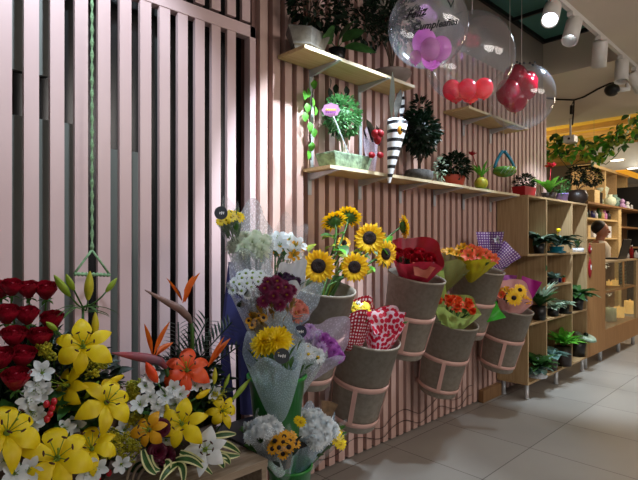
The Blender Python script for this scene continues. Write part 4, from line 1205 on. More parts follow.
# ================================================================== BALLOONS
def curve_text(name, s, size, c, R, dx, dy, mt, parent, tilt=0):
    """handwriting laid on the balloon's skin"""
    cu = bpy.data.curves.new('t', 'FONT'); cu.body = s; cu.size = size; cu.align_x = 'CENTER'; cu.shear = .4; cu.offset = .0012; cu.resolution_u = 2
    tmp = bpy.data.objects.new('t', cu); COL.objects.link(tmp)
    bpy.context.view_layer.update()
    me = bpy.data.meshes.new_from_object(tmp.evaluated_get(bpy.context.evaluated_depsgraph_get()))
    bpy.data.objects.remove(tmp); bpy.data.curves.remove(cu)
    z = (CAM - c).normalized(); x = V((0, 0, 1)).cross(z).normalized(); y = z.cross(x)
    for v in me.vertices:
        a = (v.co.x + dx) / R; b = (v.co.y + dy + tilt * v.co.x) / R
        v.co = (x * math.sin(a) * math.cos(b) + y * math.sin(b) + z * math.cos(a) * math.cos(b)) * (R * 1.004)
    me.materials.append(MATS[mt])
    o = put(name, me, Matrix.Translation(c), parent)
    so = o.modifiers.new('solid', 'SOLIDIFY'); so.thickness = .0012
    return o
def balloon(c, R, label, inner, imat, strings):
    t = thing('bubble_balloon', c, label, 'balloon')
    m = MB(); m.ball(c, R, 48, 32); m.put('clear_skin', 'bubble', t)
    for (dx, dz, dy, r) in inner:
        p = c + RGT * dx + V((0, 0, dz)) + FWD * dy
        m = MB(); m.ball(p, r, 20, 14, (1, 1, 1.14)); m.lathe([(.003, 0), (.008, -.008), (0, -.009)], 8, Matrix.Translation(p - V((0, 0, r * 1.13))))
        m.put('inner_balloon', imat, t)
    for (dx, zt) in strings:
        m = MB(); a = c + RGT * dx + V((0, 0, math.sqrt(max(0, R * R - dx * dx)))); m.tube([a, V((a.x, a.y, zt))], .0022, 5); m.put('ribbon', 'ribbon', t)
    return t
def BC(px, py, rpx, t): 
    d = ray(px, py); return CAM + d * t, rpx / FOC * t / math.sqrt(1 + ((px - 319) / FOC) ** 2 * .35)
c1, R1 = BC(428, 27, 40, 2.42); c2, R2 = BC(469, 58, 44.5, 3.05); c3, R3 = BC(521, 97, 33, 3.62)
b1 = balloon(c1, R1, 'large clear balloon nearest the camera, with pink balloons inside', [(-.018, -.075, 0, .058), (.062, -.105, .0, .052), (.0, -.125, -.045, .048), (-.062, -.150, -.01, .030), (.03, -.13, .05, .05)], 'balloon_pink', [(0, 2.979)])
curve_text('lettering', 'Feliz', .055, c1, R1, -.06, .045, 'print_black', b1, .15)
curve_text('lettering', 'Cumpleaños', .042, c1, R1, .035, -.005, 'print_black', b1, .05)
curve_text('lettering', '♡', .07, c1, R1, .115, .075, 'print_black', b1)
b2 = balloon(c2, R2, 'large clear balloon in the middle with coral balloons at its bottom', [(-.105, -.195, 0, .055), (-.02, -.20, -.03, .056), (.09, -.185, 0, .056), (-.06, -.19, .07, .055), (.03, -.195, .07, .055)], 'balloon_coral', [(.02, 3.28)])
b3 = balloon(c3, R3, 'smaller clear balloon at the right with a crimson cluster inside', [(-.04, .14, 0, .085), (-.10, .03, -.02, .085), (.03, .07, 0, .085), (-.03, -.0, .03, .09), (.06, .12, .03, .07)], 'balloon_crimson', [(-.08, 3.28), (.005, 3.28)])
m = MB()
for i, (px, py) in enumerate(((517, 62), (520, 63.5), (524, 63), (530, 63), (535, 62.5), (533, 65))):
    p = CAM + ray(px, py) * 3.50; m.ball(p, .012, 6, 5, (1.3, .5, .7)); 
for i, (px, py) in enumerate(((508, 143 - 1), (512, 143 - 3))): pass
m.put('black_lettering', 'print_black', b3)
# ================================================================== WALL BUCKETS
BK = {}
def wall_bucket(key, x, zr, label, hlabel):
    rim = V((x, -.27, zr)); bot = V((x, -.155, zr - .49)); ax = (rim - bot); Lb = ax.length; ax.normalize()
    BK[key] = (rim, bot, ax)
    M = LM(bot, ax)
    m = MB()
    m.lathe([(0, 0), (.120, 0), (.125, .006), (.172, Lb - .012), (.176, Lb - .012), (.176, Lb), (.168, Lb), (.165, Lb - .02), (.121, .012), (0, .012)], 44, M)
    tag(m.put('flower_bucket', 'bucket_taupe'), label, 'bucket', 'tapered buckets on the slatted wall')
    h = thing('bucket_holder', (x, 0, zr - .4), hlabel, 'bucket holder', 'bucket holders on the slatted wall')
    R = lambda s: .125 + (.172 - .125) * (s - .006) / (Lb - .018)
    for s, w in ((Lb * .52, .03), (Lb * .10, .026)):
        r = R(s)
        m = MB(); m.lathe([(r + .001, s - w / 2), (r + .005, s - w / 2), (r + .008, s + w / 2), (r + .004, s + w / 2), (r + .001, s - w / 2)], 44, M)
        c = bot + ax * s
        m.box(x - .03, x + .03, min(c.y + r * .97, -.012), -.001, c.z - .014, c.z + .014)
        m.put('ring', 'holder_pink', h)
    Mi = M.to_3x3().inverted()
    for az in (.12, 1.75, -1.35):
        d = V((-.95, -.45, 0)); a = math.atan2(d.y, d.x) + az
        dl = Mi @ V((math.cos(a), math.sin(a), 0)); al = math.atan2(dl.y, dl.x)
        m = MB(); s0, s1 = Lb * .10, Lb * .52
        rows = []
        for s in (s0, s1):
            r = R(s); w = .012 / r
            rows.append([M @ V((rr * math.cos(al + q), rr * math.sin(al + q), s)) for rr, q in ((r + .002, -w), (r + .008, -w), (r + .008, w), (r + .002, w))])
        ids = m.grid(rows, True); m.face(ids[0]); m.face(ids[1]); m.put('strap', 'holder_pink', h, smooth=False)
wall_bucket('A', 1.72, 1.09, 'upper left taupe wall bucket, holding the sunflowers', 'pink metal holder around the sunflower bucket')
wall_bucket('C', 2.53, 1.105, 'upper middle taupe wall bucket, holding the red paper bouquet', 'pink metal holder of the bucket with the red paper bouquet')
wall_bucket('E', 3.30, 1.125, 'upper right taupe wall bucket with the purple dotted bouquet', 'pink metal holder of the bucket with the purple dotted bouquet')
wall_bucket('B', 2.08, .79, 'lower left taupe wall bucket, holding heart and dot wrapped bouquets', 'pink metal holder of the lower left bucket, nearest the camera')
wall_bucket('D', 2.93, .79, 'lower middle taupe wall bucket with the lime wrapped orange tulips', 'pink metal holder of the bucket with orange tulips')
wall_bucket('F', 3.78, .80, 'lower right taupe wall bucket, next to the cabinet', 'pink metal holder of the bucket beside the cabinet')

# ================================================================== BOUQUETS
def disc_pts(n, R):
    return [(R * math.sqrt((k + .5) / n), k * 2.39996 + .4) for k in range(n)]
def bouquet(H, axis, Lw, R, wrap, label, flowers, back=.35, ruff=.12, spikes=5, dome=.5, rim_drop=.02, tipr=.018, lab_tag=None, grp=None, nm='bouquet', extra=None, flare=.9, foliage=None, tmat='sticker'):
    """H: centre of the rim; flowers: list of (key, n, spread, scale)"""
    H = V(H); axis = V(axis).normalized(); tip = H - axis * Lw
    t = thing(nm, tip, label, 'bouquet', grp)
    m = MB(); cone_wrap(m, tip, axis, Lw, R, ruff, spikes, back, r0=tipr, n=54, rows_n=9, flare=flare)
    m.put('wrap', wrap, t)
    M = LM(H, axis)
    for (key, n, spread, sc, *o) in flowers:
        off = o[0] if o else (0, 0)
        for (r, a) in disc_pts(n, R * spread):
            q = V((r * math.cos(a), r * math.sin(a), 0))
            q.z = dome * R * (1 - (r / R) ** 2) - rim_drop + rnd(-.006, .006) + (o[1] if len(o) > 1 else 0)
            p = M @ q + RGT * off[0] + UP * off[1]
            z = axis * .6 + (p - H).normalized() * .35 + facing(p) * .75
            flower(key, p, z, t, sc * rnd(1.05, 1.3))
    m = MB()
    for k in range(8):
        a = k * .785; m.tube([tip + axis * .03, M @ V((R * .45 * math.cos(a), R * .45 * math.sin(a), -.02))], .0025, 5)
    if foliage or True:
        for k in range(26):
            a = rnd(0, 6.28); r = R * rnd(.1, .85); p = M @ V((r * math.cos(a), r * math.sin(a), rnd(-.09, -.02)))
            leaf(m, p, (p - tip).normalized() + V((rnd(-.4, .4), rnd(-.4, .4), 0)), .06, .02, 20)
    m.put('greenery', foliage or 'stem_green', t)
    if lab_tag:
        px, py, y, r = lab_tag
        c = P(px, py, y); s = thing_part_tag(c, r, t, tmat)
    if extra: extra(t, M, tip, axis)
    return t
def thing_part_tag(c, r, t, tm='sticker'):
    m = MB(); M = LM(c, facing(c)); m.lathe([(0, 0), (r, 0), (r, .0018), (0, .0018)], 28, M); m.cur = 1
    Q = Matrix.Translation(c) @ Matrix((RGT, UP, -FWD)).transposed().to_4x4()
    z0 = .003
    for k, (w, h) in enumerate(((.10, .5), (.10, .34), (.10, .5), (.10, .4))):
        x = (-.55 + k * .29) * r
        ids = [m.pt(Q @ V(p)) for p in ((x, -h * r * .5, z0), (x + w * r * 1.4, -h * r * .5, z0), (x + w * r * 2.0, h * r * .5, z0), (x + w * r * .6, h * r * .5, z0))]
        m.face(ids)
    ids = [m.pt(Q @ V(p)) for p in ((-.5 * r, -.02 * r, z0), (.5 * r, -.02 * r, z0), (.5 * r, .08 * r, z0), (-.5 * r, .08 * r, z0))]; m.face(ids)
    return m.put('sticker_tag', [tm, 'print_white'], t, smooth=False)
def paper_sheet(t, name, mt, c, ups, w, h, ruff=.02, curl=.06, n=10):
    """a curled square of paper standing around the blooms"""
    z = facing(c).normalized(); u = V(ups).normalized(); x = u.cross(z).normalized(); z = x.cross(u)
    m = MB(); rows = []
    for i in range(n + 1):
        row = []
        for j in range(n + 1):
            a = (j / n - .5); b = i / n
            row.append(V(c) + x * (a * w * (.55 + .45 * b)) + u * (b * h) + z * (curl * (4 * a * a) + ruff * math.sin(7 * a + 5 * b) * b))
        rows.append(row)
    ids = m.grid(rows)
    for i, rr in enumerate(ids):
        for j, v_ in enumerate(rr): m.uv[v_] = (j / n * w, i / n * h)
    return m.put(name, mt, t)
# --- wall bucket contents
rim, bot, ax = BK['C']
def ex_c(t, M, tip, axis):
    c = P(421, 268, -.40); paper_sheet(t, 'paper_fold', 'paper_salmon', c + V((0, 0, -.05)), RGT * .25 + UP, .13, .07, .005, .02)
bouquet(P(417, 259, -.31), ax, .22, .160, 'paper_red', 'red paper bouquet of red roses in the upper middle bucket',
        [('rose_b', 7, .75, 1.1), ('gyp', 6, .9, 1.0)], back=.55, spikes=3, dome=.25, extra=ex_c, foliage='leaf_dark', ruff=.1)
bouquet(P(453, 262, -.21), ax + V((.25, 0, 0)), .22, .125, 'film_olive', 'translucent olive wrapped bouquet between the red and the purple ones',
        [('alstro_y', 9, .8, 1.15, (.02, .04)), ('alstro_o', 2, .4, .8, (.07, .02))], back=.25, spikes=4, dome=.3, foliage='leaf_pale')
rim, bot, ax = BK['E']
def ex_e(t, M, tip, axis):
    paper_sheet(t, 'yellow_paper', 'paper_yellow', P(476, 270, -.42), UP + RGT * .1, .23, .10, .01, .05)
bouquet(P(476, 257, -.32), ax, .18, .138, 'paper_yellow', 'yellow paper bouquet of orange lilies in the upper right bucket',
        [('alstro_o', 11, .85, 1.15), ('alstro_y', 3, .3, 1.0, (-.10, .02))], back=.1, spikes=3, dome=.45, foliage='leaf_mid')
def ex_p(t, M, tip, axis):
    paper_sheet(t, 'dotted_paper', 'paper_purple_dots', P(490, 266, -.20), UP * 1 + RGT * .0, .20, .26, .02, .07)
    paper_sheet(t, 'dotted_paper', 'paper_purple_dots', P(493, 266, -.28), UP * .65 + RGT * .75, .17, .20, .02, -.05)
    bud(P(500, 236, -.24), P(505, 229, -.24) - P(499, 238, -.24), .07, .012, 'bud_green', t)
    for px, py in ((497, 240), (501, 247), (505, 250)): flower('alstro_w', P(px, py, -.26), facing(P(px, py, -.26), .4, .2), t, 1.1)
bouquet(P(496, 258, -.22), ax + V((.2, .0, 0)), .20, .11, 'paper_purple_dots', 'purple paper bouquet with white dots and white lilies in the upper right bucket',
        [('alstro_w', 3, .5, 1.0)], back=.5, spikes=4, dome=.2, extra=ex_p)
rim, bot, ax = BK['D']
def ex_d(t, M, tip, axis):
    paper_sheet(t, 'green_paper', 'paper_green', P(484, 318, -.30), UP * .5 + RGT, .13, .13, .01, .02)
    paper_sheet(t, 'lime_paper', 'paper_lime', P(443, 300, -.25), UP - RGT * .25, .10, .19, .01, .02)
bouquet(P(456, 308, -.35), ax, .18, .158, 'paper_lime', 'lime green paper bouquet of orange tulips in the lower middle bucket',
        [('tulip', 9, .75, .85), ('alstro_o', 5, .6, 1.0)], back=.35, spikes=4, dome=.3, extra=ex_d, foliage='leaf_mid')
rim, bot, ax = BK['F']
def ex_f(t, M, tip, axis):
    paper_sheet(t, 'magenta_paper', 'paper_magenta', P(524, 302, -.24), UP + RGT * .35, .16, .20, .01, .02)
    paper_sheet(t, 'violet_paper', 'petal_violet', P(509, 290, -.20), UP, .12, .12, .01, .02)
    flower('sun_s', P(514, 298, -.46), facing(P(514, 298, -.46), .1, .3), t, 1.15); flower('sun_s', P(520, 290, -.42), facing(P(520, 290, -.42), .3, .4), t, 1.0)
bouquet(P(513, 296, -.33), ax, .22, .145, 'paper_pink', 'pink and magenta paper bouquet with small sunflowers in the lower right bucket',
        [('alstro_y', 8, .8, 1.2), ('alstro_o', 4, .5, .9, (-.06, -.02)), ('gyp', 4, .8, 1.3)], back=.5, spikes=3, dome=.3, extra=ex_f, foliage='leaf_dark')
rim, bot, ax = BK['B']
bouquet(P(357, 308, -.30), ax + V((.0, .0, .1)), .24, .095, 'paper_red_dots', 'dark red dotted bouquet with yellow blooms in the lower left bucket',
        [('daisy_yy', 9, .8, 1.1), ('alstro_w', 2, .6, .7)], back=.18, spikes=3, dome=.1, flare=.45, rim_drop=.0, tipr=.03)
def ex_h(t, M, tip, axis):
    paper_sheet(t, 'heart_paper', 'paper_hearts', P(386, 333, -.43), UP, .20, .115, .012, .05)
bouquet(P(385, 317, -.32), ax + V((.06, 0, 0)), .22, .112, 'paper_hearts', 'white paper bouquet printed with red and pink hearts in the lower left bucket',
        [('alstro_w', 2, .7, .9), ('tulip', 2, .5, .6), ('mum_v', 2, .5, .8)], back=.15, spikes=3, dome=.1, extra=ex_h, flare=.5)

# --- sunflowers: each stem a thing
rim, bot, ax = BK['A']
def sun_parts():
    out = {}
    m = MB()
    for l, (n, f) in enumerate(((17, 1.0), (17, .9))):
        for k in range(n):
            m.petal(RZ(2 * PI * (k + .5 * l) / n + rnd(-.07, .07)) @ Matrix.Translation((0, 0, .002 * l)), .047 * f * rnd(.9, 1.12), .0175, 12 + 16 * l + rnd(-8, 12), -18 + 12 * l, cup=.35, nu=5, nv=2, tip=.03, base=.5, peak=.45, r0=.027)
    out['petals'] = m.mesh('petals', 'petal_sun')
    m = MB(); m.lathe([(.031, -.003), (.031, .004), (.026, .010), (.014, .0085), (0, .007)], 26); out['seed_disc'] = m.mesh('seed_disc', 'seed_dark')
    m = MB()
    for k in range(14): m.petal(RZ(k * .449) @ Matrix.Translation((0, 0, -.006)), .034, .013, -8, 12, cup=-.2, nu=3, nv=2, tip=.03, base=.6, r0=.018)
    m.lathe([(.034, -.004), (.03, -.016), (.008, -.024), (0, -.024)], 18); out['sepals'] = m.mesh('sepals', 'stem_green')
    return out
SUN = sun_parts()
def sunflower(px, py, y, rx, uz, s, label, direction=None):
    c = P(px, py, y); z = V(direction) if direction else facing(c, rx, uz); z.normalize()
    base = rim - ax * .25 + V((rnd(-.05, .05), rnd(-.04, .04), 0))
    t = thing('sunflower', base, label, 'sunflower', 'sunflowers in the upper left bucket')
    M = LM(c, z, rnd(0, 6), s)
    for k in ('petals', 'seed_disc', 'sepals'): put(k, SUN[k], M, t)
    m = MB(); pts = bez(c - z * .022 * s, c - z * .09 + V((0, 0, -.04)), rim - ax * .02 + (c - rim) * .25, 8) + [base]
    m.tube(pts, .0055, 7); m.put('stem', 'stem_green', t)
    for k in range(2):
        p = pts[3 + k * 2]; m = MB(); leaf(m, p, RGT * rnd(-1, 1) + UP * rnd(-.1, .6) - FWD * rnd(0, .6), .09, .06, 50, roll=rnd(-.3, .3)); m.put('leaf', random.choice(['leaf_mid', 'leaf_bright']), t)
sunflower(318.5, 266, -.36, -.1, .05, 1.13, 'sunflower facing the camera, lowest left of the bunch')
sunflower(354.5, 267, -.33, .05, -.02, 1.06, 'sunflower facing the camera, low middle of the bunch')
sunflower(369.5, 238, -.28, .0, .08, 1.2, 'large sunflower facing the camera at the top right of the bunch')
sunflower(385.5, 254, -.27, .75, .0, 1.12, 'sunflower turned half right below the side-on one')
sunflower(404, 227, -.24, 1.6, .1, 1.05, 'sunflower seen from the side, pointing right, far right of the bunch', RGT * 1.0 + FWD * .15 + UP * .12)
sunflower(334, 221, -.22, -.5, 1.5, 1.0, 'sunflower seen from below at the top left of the bunch', FWD * .8 - RGT * .35 + UP * .9)
sunflower(349, 217, -.20, .2, 1.5, 1.0, 'topmost sunflower turned away, showing green sepals', FWD * .8 + RGT * .3 + UP * .7)
sunflower(391, 243, -.20, .4, 1.5, .62, 'small half-open sunflower behind the turned one', RGT * .6 + UP * .6 - FWD * .2)
sunflower(344, 243, -.18, .2, .5, .55, 'small pale sunflower bud hidden in the middle of the bunch')
m = MB()
for (px, py) in ((316, 244), (338, 254), (326, 250), (340, 262), (332, 258), (375, 268), (360, 252), (386, 236), (346, 250), (322, 240)):
    leaf(m, P(px, py, -.22), RGT * rnd(-1, 1) + UP * rnd(-.2, .5) - FWD * .4, .075, .05, 40, roll=rnd(-.4, .4))
for i in range(8): m.tube([P(rnd(325, 352), 262, -.24), rim - ax * .2 + V((rnd(-.05, .05), 0, 0))], .004, 5)
tag(m.put('loose_leaves', 'leaf_olive'), 'loose pale green leaves among the sunflowers in the bucket', 'leaves')

# ================================================================== TIERED STAND WITH WRAPPED BOUQUETS
YS = -.42
pa = P(238, 300, -.20)
t = thing('flower_stand', (P(268, 460, -.34).x, -.34, 0), 'dark navy flower stand behind the wrapped bouquets', 'stand'); STAND = t
sx = P(268, 400, -.30).x
m = MB(); m.box(sx - .02, sx + .02, -.26, -.22, 0, 1.12); m.put('post', 'black_plastic', t, smooth=False)
m = MB(); m.box(sx - .12, sx + .22, -.50, -.20, 0, .02); m.put('base', 'black_plastic', t, smooth=False)
# navy cloth panels
def panel(name, pts, y0, y1, mt, par):
    m = MB(); n = len(pts)
    a = [m.pt(P(px, py, y0)) for px, py in pts]; b = [m.pt(P(px, py, y0) + V((0, y1 - y0, 0))) for px, py in pts]
    m.face(a); m.face(list(reversed(b)))
    for i in range(n): m.face((a[i], b[i], b[(i + 1) % n], a[(i + 1) % n]))
    return m.put(name, mt, par, smooth=False)
sx = sx
panel('cloth', [(231, 262), (250, 262), (256, 345), (262, 415), (243, 415), (240, 345), (222, 345), (227, 300)], -.17, -.15, 'navy_cloth', t)
panel('cloth_tail', [(222, 345), (229, 345), (234, 402), (222, 402)], -.165, -.155, 'navy_cloth', t)
def green_bucket(px, py, y, r, h, label):
    c = P(px, py, y)
    b = V((c.x, c.y, c.z - h))
    m = MB(); m.lathe([(0, 0), (r * .74, 0), (r * .97, h - .012), (r * 1.05, h - .012), (r * 1.05, h), (r * .97, h), (r * .72, .006), (0, .006)], 36, Matrix.Translation(b))
    tag(m.put('green_bucket', 'green_plastic'), label, 'bucket', 'green plastic buckets')
    return c
ub = green_bucket(277, 374, -.52, .112, .26, 'green plastic bucket halfway up the stand, behind the small bouquets')
m = MB(); m.box(ub.x - .11, ub.x + .11, -.60, -.22, ub.z - .282, ub.z - .262); m.put('tray', 'black_plastic', STAND, smooth=False)
lb = green_bucket(290, 464, -.50, .088, .40, 'green plastic bucket standing on the floor below the bouquets')

def wb(px, py, y, tilt, L, R, film_, label, fl, **k):
    return bouquet(P(px, py, y), (tilt[0] * RGT + UP * tilt[1] - FWD * tilt[2]), L, R, film_, label, fl, **k)
G = 'film wrapped bouquets on the stand'
wb(229, 217, -.36, (-.25, 1, .2), .22, .05, 'film_clear', 'small yellow bouquet with a round dark sticker, top left of the stand', [('daisy_yy', 10, .85, 1.05), ('alstro_y', 2, .5, .7)], back=.3, lab_tag=(221, 213, -.405, .025), dome=.5)
wb(251, 246, -.38, (-.06, 1, .35), .30, .095, 'film_white', 'pale green-white chrysanthemums in the tall wrap at the top of the stand', [('mum_w', 11, .78, .95)], back=.5, dome=.5, spikes=4)
wb(285, 247, -.34, (.22, 1, .3), .28, .095, 'film_clear', 'white and yellow alstroemeria bouquet at the top right of the stand', [('alstro_w', 9, .85, 1.2), ('alstro_y', 8, .95, .9), ('gyp', 8, .9, 1.5)], back=.4, dome=.5)
wb(251, 282, -.46, (-.05, 1, .45), .28, .090, 'film_white', 'bunch of small white daisies on the left of the stand', [('daisy_w', 30, .95, .85)], back=.35, dome=.6, foliage='leaf_dark')
wb(290, 279, -.44, (.35, 1, .3), .25, .060, 'paper_white', 'dark purple blooms in white paper behind the burgundy bunch', [('mum_d', 7, .8, .9), ('alstro_w', 3, .7, .9, (-.05, -.02))], back=.3, spikes=3, dome=.3)
wb(273, 301, -.52, (.08, 1, .5), .26, .090, 'film_clear', 'burgundy chrysanthemum bunch in the middle of the stand', [('mum_b', 16, .85, .85)], back=.0, dome=.75, foliage='bronze_leaf', rim_drop=-.01)
m = None
wb(256, 316, -.50, (-.12, 1, .4), .20, .05, 'film_clear', 'bronze foliage bunch under the burgundy chrysanthemums', [('daisy_by', 8, .8, .7)], back=.1, dome=.4, foliage='bronze_leaf')
wb(299, 308, -.48, (.75, .9, .25), .22, .06, 'film_blue', 'peach pink chrysanthemums in frosted blue wrap on the right of the stand', [('mum_p', 6, .7, .95, (-.01, 0))], back=.5, spikes=3, dome=.4)
wb(275, 352, -.60, (-.03, 1, .18), .30, .115, 'film_blue', 'big yellow chrysanthemum in dotted film wrap with a grey sticker', [('mum_y', 5, .34, .95, (0, -.005))], back=.34, dome=.6, lab_tag=(282, 356, -.675, .027), spikes=4, ruff=.06)
wb(306, 352, -.56, (.32, 1, .12), .27, .082, 'film_white', 'white daisies with dark centres in white dotted film', [('daisy_wy', 12, .85, 1.0), ('mum_ww', 3, .6, .9, (.0, -.01))], back=.2, dome=.4, lab_tag=(300.5, 331.5, -.6, .024), tmat='sticker_navy')
wb(326, 345, -.54, (.72, .85, .1), .30, .095, 'film_lilac', 'violet chrysanthemums in lilac film with a navy sticker', [('mum_v', 8, .62, .95, (.01, -.01)), ('mum_l', 7, .8, 1.0, (-.04, .02))], back=.35, spikes=3, dome=.4, lab_tag=(337, 358.5, -.565, .026), tmat='sticker_navy')
# lower bucket
wb(261, 427, -.58, (-.35, 1, .25), .21, .065, 'film_white', 'cream blooms in dotted film, left in the lowest green bucket', [('mum_ww', 9, .85, .75)], back=.1, dome=.5)
wb(282, 415, -.54, (-.05, 1, .3), .24, .055, 'brown_mesh', 'gold dark-centred daisies in brown mesh at the back of the lowest bucket', [('daisy_by', 13, .95, .9)], back=.1, dome=.5, foliage='bronze_leaf')
wb(282, 440, -.66, (-.05, 1, .3), .16, .052, 'film_clear', 'yellow dark-centred daisies in the front of the lowest bucket', [('daisy_by', 17, 1.0, .95)], back=.1, dome=.6, foliage='leaf_dark')
def ex_w(t, M, tip, axis):
    flower('daisy_yy', P(301, 422, -.70), facing(P(301, 422, -.70)), t, 1.0); flower('daisy_yy', P(298, 420, -.69), facing(P(298, 420, -.69)), t, .8)
    paper_sheet(t, 'kraft_leaf', 'brown_mesh', P(327, 416, -.60), UP + RGT * .2, .07, .06, .004, .01)
wb(315, 426, -.58, (.38, 1, .35), .27, .088, 'film_blue', 'large white chrysanthemum bunch in dotted film, right in the lowest bucket', [('mum_ww', 14, .92, .92)], back=.1, dome=.6, extra=ex_w)
wb(337, 432, -.50, (.75, 1, .2), .30, .04, 'film_clear', 'yellow daisy spray sticking out at the right of the lowest bucket', [('daisy_yy', 8, 1.1, 1.15)], back=.1, dome=.5)

# ================================================================== TABLE AND THE TWO ARRANGEMENTS
TT = .55
cr = PZ(268, 459, TT)
tb = thing('display_table', (.6, -.4, 0), 'low grey-brown wooden table carrying the big arrangements', 'table')
y0, x1 = cr.y, cr.x
def tbx(nm, *a): 
    m = MB(); m.box(*a); m.put(nm, 'table_wood', tb, smooth=False, bevel=.002)
tbx('table_top', -.15, x1, y0, -.05, TT - .026, TT)
tbx('side_panel', x1 - .024, x1 - .002, y0 + .004, -.055, 0, TT - .026)
tbx('side_panel', -.148, -.126, y0 + .004, -.055, 0, TT - .026)
tbx('lower_shelf', -.126, x1 - .024, y0 + .03, -.055, .12, .14)

def alstro_cluster(t, pts, key='alstro_w', s=.9, y=-.5):
    for (px, py, *q) in pts:
        yy = q[0] if q else y; p = P(px, py, yy); flower(key, p, facing(p, rnd(-.5, .5), rnd(-.2, .5)), t, s * rnd(.9, 1.15))

# ---- arrangement 1
B1 = P(55, 478, -.36); B1.z = TT + .001
A1 = thing('flower_arrangement', B1, 'large arrangement of dark red roses and yellow lilies at the left edge', 'flower arrangement', None)
m = MB(); m.lathe([(0, 0), (.14, 0), (.17, .10), (.185, .20), (.175, .20), (.15, .05), (0, .05)], 30, Matrix.Translation(B1), 1.05, .8); m.put('basket', 'bark', A1)
core = B1 + V((0, 0, .22))
m = MB(); bushy(m, core + V((-.03, .03, .06)), (.21, .12, .17), 480, .07, .03, 30, .3); m.ball(core + V((-.02, .04, .03)), .13, 12, 8, (1.5, .7, 1.1))
for i in range(70):
    p = P(rnd(-5, 30), rnd(390, 425), rnd(-.42, -.34)); leaf(m, p, V((rnd(-.2, .2), -.1, 1)), .12, .012, 10)
m.put('foliage', 'leaf_dark', A1)
for (px, py, y, s) in ((2, 290, -.30, 1), (12, 288, -.36, .96), (28, 290, -.36, 1.0), (46, 291, -.37, 1.06), (7, 315, -.40, 1.05), (27, 316, -.40, 1.05), (52, 321, -.38, 1.1), (14, 337, -.44, 1.1), (40, 338, -.43, 1.12),
                        (1, 359, -.47, 1.1), (23, 357, -.47, 1.1), (16, 380, -.50, 1.15)):
    p = P(px, py, y); z = UP * 1.0 + facing(p) * .42 + RGT * rnd(-.15, .15)
    flower('rose', p, z, A1, s * .93, stem_to=core + V((-.05, 0, 0)))
for (px, py, y, rx, uz, s, ro) in ((83, 347, -.50, .0, .25, 1.12, .5), (70, 386, -.46, -.9, .2, .95, .2), (106, 403, -.53, .55, .55, 1.15, .1), (57, 459, -.60, .05, .35, 1.28, .6), (6, 434, -.56, .6, .8, 1.2, .35), (92, 450, -.56, -.2, .7, .98, .8)):
    p = P(px, py, y); flower('lily_y', p, facing(p, rx, uz), A1, s, ro, stem_to=core)
node = P(83, 307, -.42)
for (px0, py0, px1, py1, R, mt) in ((70, 296, 54, 275, .0125, 'bud_green'), (74, 290, 66, 274, .0105, 'bud_green'), (88, 300, 90, 271, .0145, 'bud_yellow'), (106, 292, 117, 278, .0095, 'bud_green'), (57, 330, 46, 322, .009, 'bud_green'),
                                     (85, 398, 99, 381, .010, 'bud_green'), (108, 383, 124, 375, .011, 'petal_yellow'), (95, 335, 95, 312, .012, 'bud_yellow')):
    a = P(px0, py0, -.47); b = P(px1, py1, -.48); bud(a, b - a, (b - a).length, R, mt, A1, stem_to=node if py0 < 320 else core)
m = MB(); m.tube([node, P(83, 330, -.44), core], .004, 6)
for i in range(9): leaf(m, node + V((0, 0, rnd(-.02, .01))), V((math.cos(i * 2.4), math.sin(i * 2.4) * .5, .25)), rnd(.07, .12), .014, 50, roll=0)
m.put('lily_stem', 'stem_green', A1)
random.seed(5)
alstro_cluster(A1, [(42, 373), (36, 384), (34, 392), (43, 392), (28, 400), (30, 412), (36, 418), (29, 424), (5, 460, -.58), (14, 474, -.6), (30, 470, -.6), (95, 468, -.6), (89, 474, -.6), (121, 464, -.58), (64, 428, -.5), (98, 440, -.5), (113, 435, -.48), (77, 426, -.48), (60, 473, -.6), (124, 430, -.46)], s=1.05)
for (px, py, y, rad, n) in ((47, 356, -.45, (.03, .03, .045), 330), (99, 370, -.43, (.045, .03, .04), 300), (130, 398, -.45, (.055, .04, .075), 900), (120, 444, -.52, (.06, .04, .05), 700), (65, 410, -.44, (.04, .03, .05), 300), (94, 358, -.42, (.03, .03, .03), 160)):
    sprig(A1, P(px, py, y), rad, n, stem=core)
for k, (px, py) in enumerate(((46.5, 404), (54, 401.5), (50, 414), (47, 419), (109, 473), (98, 478), (52, 408))):
    m = MB(); m.ball(P(px, py, -.55), .0085, 10, 8, (1, 1, 1.25)); m.put('berry', 'berry_red', A1)
m = MB()
for i in range(40): leaf(m, P(rnd(5, 125), rnd(400, 470), -.45), V((rnd(-1, 1), -.5, rnd(-.3, .8))), .09, .04, 30)
m.put('broad_leaves', 'leaf_mid', A1)
m = MB()
for i in range(26): leaf(m, P(rnd(0, 50), rnd(298, 350), rnd(-.32, -.26)), V((rnd(-.6, .6), -.3, rnd(.1, 1))), .05, .03, 20)
m.put('eucalyptus', 'leaf_blue', A1)

# ---- arrangement 2
B2 = P(178, 478, -.42); B2.z = TT + .001
A2 = thing('flower_arrangement', B2, 'arrangement with an orange lily and birds of paradise on the table', 'flower arrangement', None)
m = MB(); m.lathe([(0, 0), (.10, 0), (.125, .06), (.14, .13), (.13, .13), (.11, .04), (0, .04)], 30, Matrix.Translation(B2)); m.put('basket', 'brown_pot', A2)
hb = P(131, 478, -.46)
for k in range(3):
    m = MB(); q = P(140 - k * 3, 480, -.50)
    m.tube(bez(P(126 + k * 5, 492, -.5), P(126 + k * 6, 448 + k * 6, -.5), P(158, 462 + k * 4, -.48), 10), .005, 6); m.put('willow_loop', 'table_wood', A2)
c2_ = B2 + V((0.02, 0, .16))
m = MB(); bushy(m, c2_ + V((0.02, .03, .05)), (.155, .10, .12), 340, .06, .024, 30, .3); m.ball(c2_ + V((0, .03, .03)), .11, 12, 8, (1.4, .7, 1.1)); m.put('foliage', 'leaf_dark', A2)
